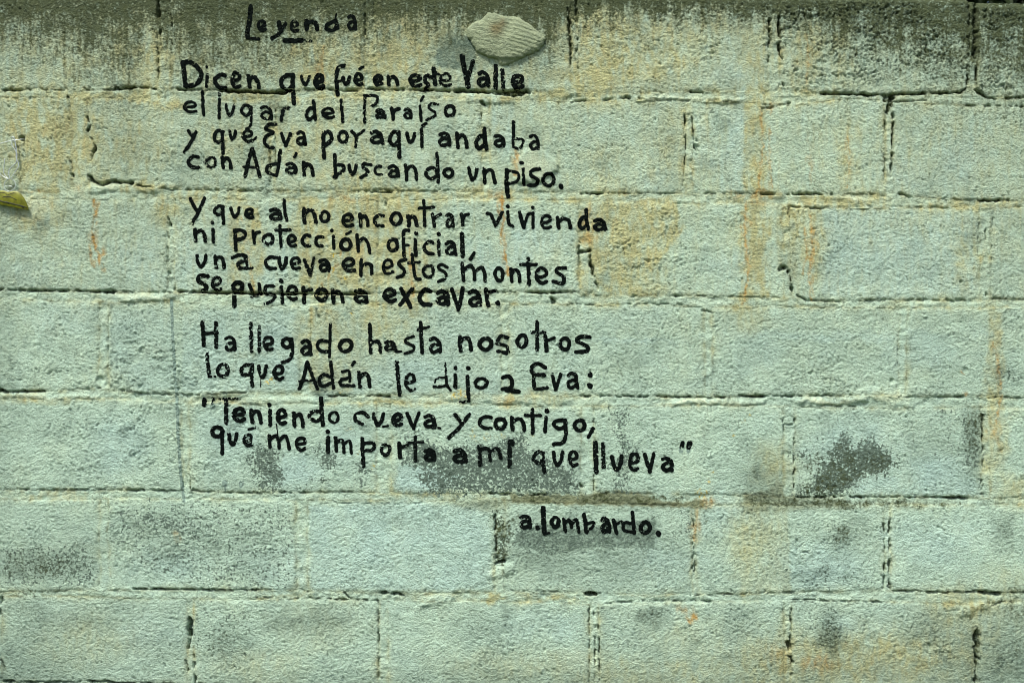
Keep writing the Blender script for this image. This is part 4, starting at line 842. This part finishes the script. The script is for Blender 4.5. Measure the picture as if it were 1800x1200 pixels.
for pts, offs, r in [([165, 300, 138, 275, 140, 250, 158, 255, 172, 300, 182, 345, 190, 400, 196, 450, 185, 520, 150, 555, 118, 595, 112, 640, 125, 690], [4, 6, 6, 7, 7, 8, 9], .0010),
                     ([140, 290, 138, 335, 165, 375, 185, 410, 186, 470, 205, 510, 212, 555, 190, 600, 165, 640, 135, 690], [5, 6, 7, 7, 8, 9], .0009),
                     ([70, 480, 60, 560, 58, 625, 80, 665, 112, 696], [8, 8, 8, 9], .0008), ([-20, 540, 5, 590, 25, 645, 60, 672, 110, 695], [8, 8, 8, 9], .0008),
                     ([75, 768, 95, 772, 125, 770, 152, 776], [8, 9, 9], .0007)]:
    vs_, fs = tube(t6(pts, offs), r); link('wire_strand', py_mesh('strand', vs_, fs), M_WIRE, wire)
tag = bpy.data.objects.new('tag', None); COL.objects.link(tag); tag.location = W3(18, 338, 8); bpy.context.view_layer.update()
tag['label'] = 'olive yellow half-round tag with black marks hanging from the wire by a clear ring'; tag['category'] = 'tag'
ring = [W3(20.3 + 10 * math.cos(a), 326.5 + 11 * math.sin(a), 8 + 1.5 * math.sin(a)) for a in np.linspace(0, 2 * math.pi, 40, endpoint=False)]
vs_, fs = tube(ring, .0010, 8, True); link('ring', py_mesh('ring', vs_, fs), M_CLEAR, tag)
vs_, fs = [], []
def plate():
    o6 = [(-130, 925), (-125, 880), (-90, 840), (-40, 818), (0, 815), (60, 815), (85, 824), (110, 833), (150, 824), (200, 822), (228, 838), (258, 866), (285, 905), (303, 950), (315, 990), (318, 1022), (250, 1008), (150, 988), (0, 960)]
    P = np.array(o6, float) / 6 + np.array([0, 200]); n = len(P); ctr = P.mean(0); rows = [P * s + ctr * (1 - s) for s in (1, .97, .7, .4, .1)]
    def off(p): return 10 + .10 * (p[0] - 15) - .0035 * (p[0] - 15) ** 2 + 1.2 * math.sin(p[1] / 6)
    v, f = [], []
    for side in (1, 0):
        for k, R in enumerate(rows):
            for p in R: v.append(W3(p[0], p[1], off(p) + (.55 if side and k else .25 if side else -.4)))
    m = len(rows)
    for side in (0, 1):
        b0 = side * m * n
        for k in range(m - 1):
            for i in range(n):
                a, b_, c, d = b0 + k * n + i, b0 + k * n + (i + 1) % n, b0 + (k + 1) * n + (i + 1) % n, b0 + (k + 1) * n + i
                f.append((a, d, c, b_) if side == 0 else (a, b_, c, d))
        f.append(tuple(range(b0 + (m - 1) * n, b0 + m * n)) if side else tuple(range(b0 + (m - 1) * n, b0 + m * n))[::-1])
    for i in range(n): f.append((i, (i + 1) % n, m * n + (i + 1) % n, m * n + i))
    link('plate', py_mesh('plate', v, f), M_TAG, tag)
    for pts, r in [([0, 850, 40, 838, 80, 845, 105, 865, 140, 852, 180, 838], .0006), ([50, 890, 85, 880, 130, 884, 170, 900, 205, 920], .0006), ([60, 880, 90, 888, 140, 880], .0005), ([0, 915, 60, 935, 120, 945, 180, 962, 240, 975, 300, 995], .0011),
                   ([-60, 905, 0, 912], .0009), ([90, 936, 120, 955], .0012), ([235, 975, 270, 1000], .0010), ([10, 862, 25, 856], .0005)]:
        q = [(pts[i] / 6, 200 + pts[i + 1] / 6) for i in range(0, len(pts), 2)]; c = catmull(q, 5) if len(q) > 2 else np.array(q)
        vv, ff = tube([W3(a, b_, off((a, b_)) + .55) for a, b_ in c], r, 5); link('marking', py_mesh('marking', vv, ff), M_MARK, tag)
plate()

# ------------------------------------------------------------------ hedge behind the wall
def hedge():
    rs = np.random.RandomState(9); n = 32000
    c = np.stack([rs.uniform(-2.0, 2.0, n), rs.normal(.75, .16, n), WZ(VB) + 2.6 - 2.5 * rs.uniform(0, 1, n) ** 2.2], 1)
    c[:, 2] += .12 * np.sin(c[:, 0] * 4.1); c[:, 1] = np.clip(c[:, 1], .34, 1.2)
    d = rs.normal(size=(n, 3)); d /= np.linalg.norm(d, axis=1)[:, None]; e = np.cross(d, rs.normal(size=(n, 3))); e /= np.linalg.norm(e, axis=1)[:, None]
    L = rs.uniform(.035, .065, n)[:, None]; Wd = L * .32; nn = np.cross(d, e)
    v = np.stack([c - d * L, c + e * Wd + nn * L * .08, c + d * L, c - e * Wd + nn * L * .08], 1).reshape(-1, 3)
    link('foliage', np_mesh('foliage', v, np.arange(n * 4).reshape(-1, 4), False), M_LEAF, hd, kind='stuff')
    for i in range(9):
        x = -1.8 + i * .45; pts = [(x + .03 * math.sin(k * 2 + i), .75 + .03 * math.cos(k * 1.7 + i), WZ(VB) - .03 + k * .45) for k in range(6)]
        a, b_ = tube(pts, .014, 7); link('stem', py_mesh('stem', a, b_), M_BARK, hd)
hd = bpy.data.objects.new('hedge', None); COL.objects.link(hd); hd.location = (0, .75, WZ(VB)); hd['label'] = 'dark leafy green hedge growing behind the block wall'; hd['category'] = 'hedge'
bpy.context.view_layer.update(); hedge()
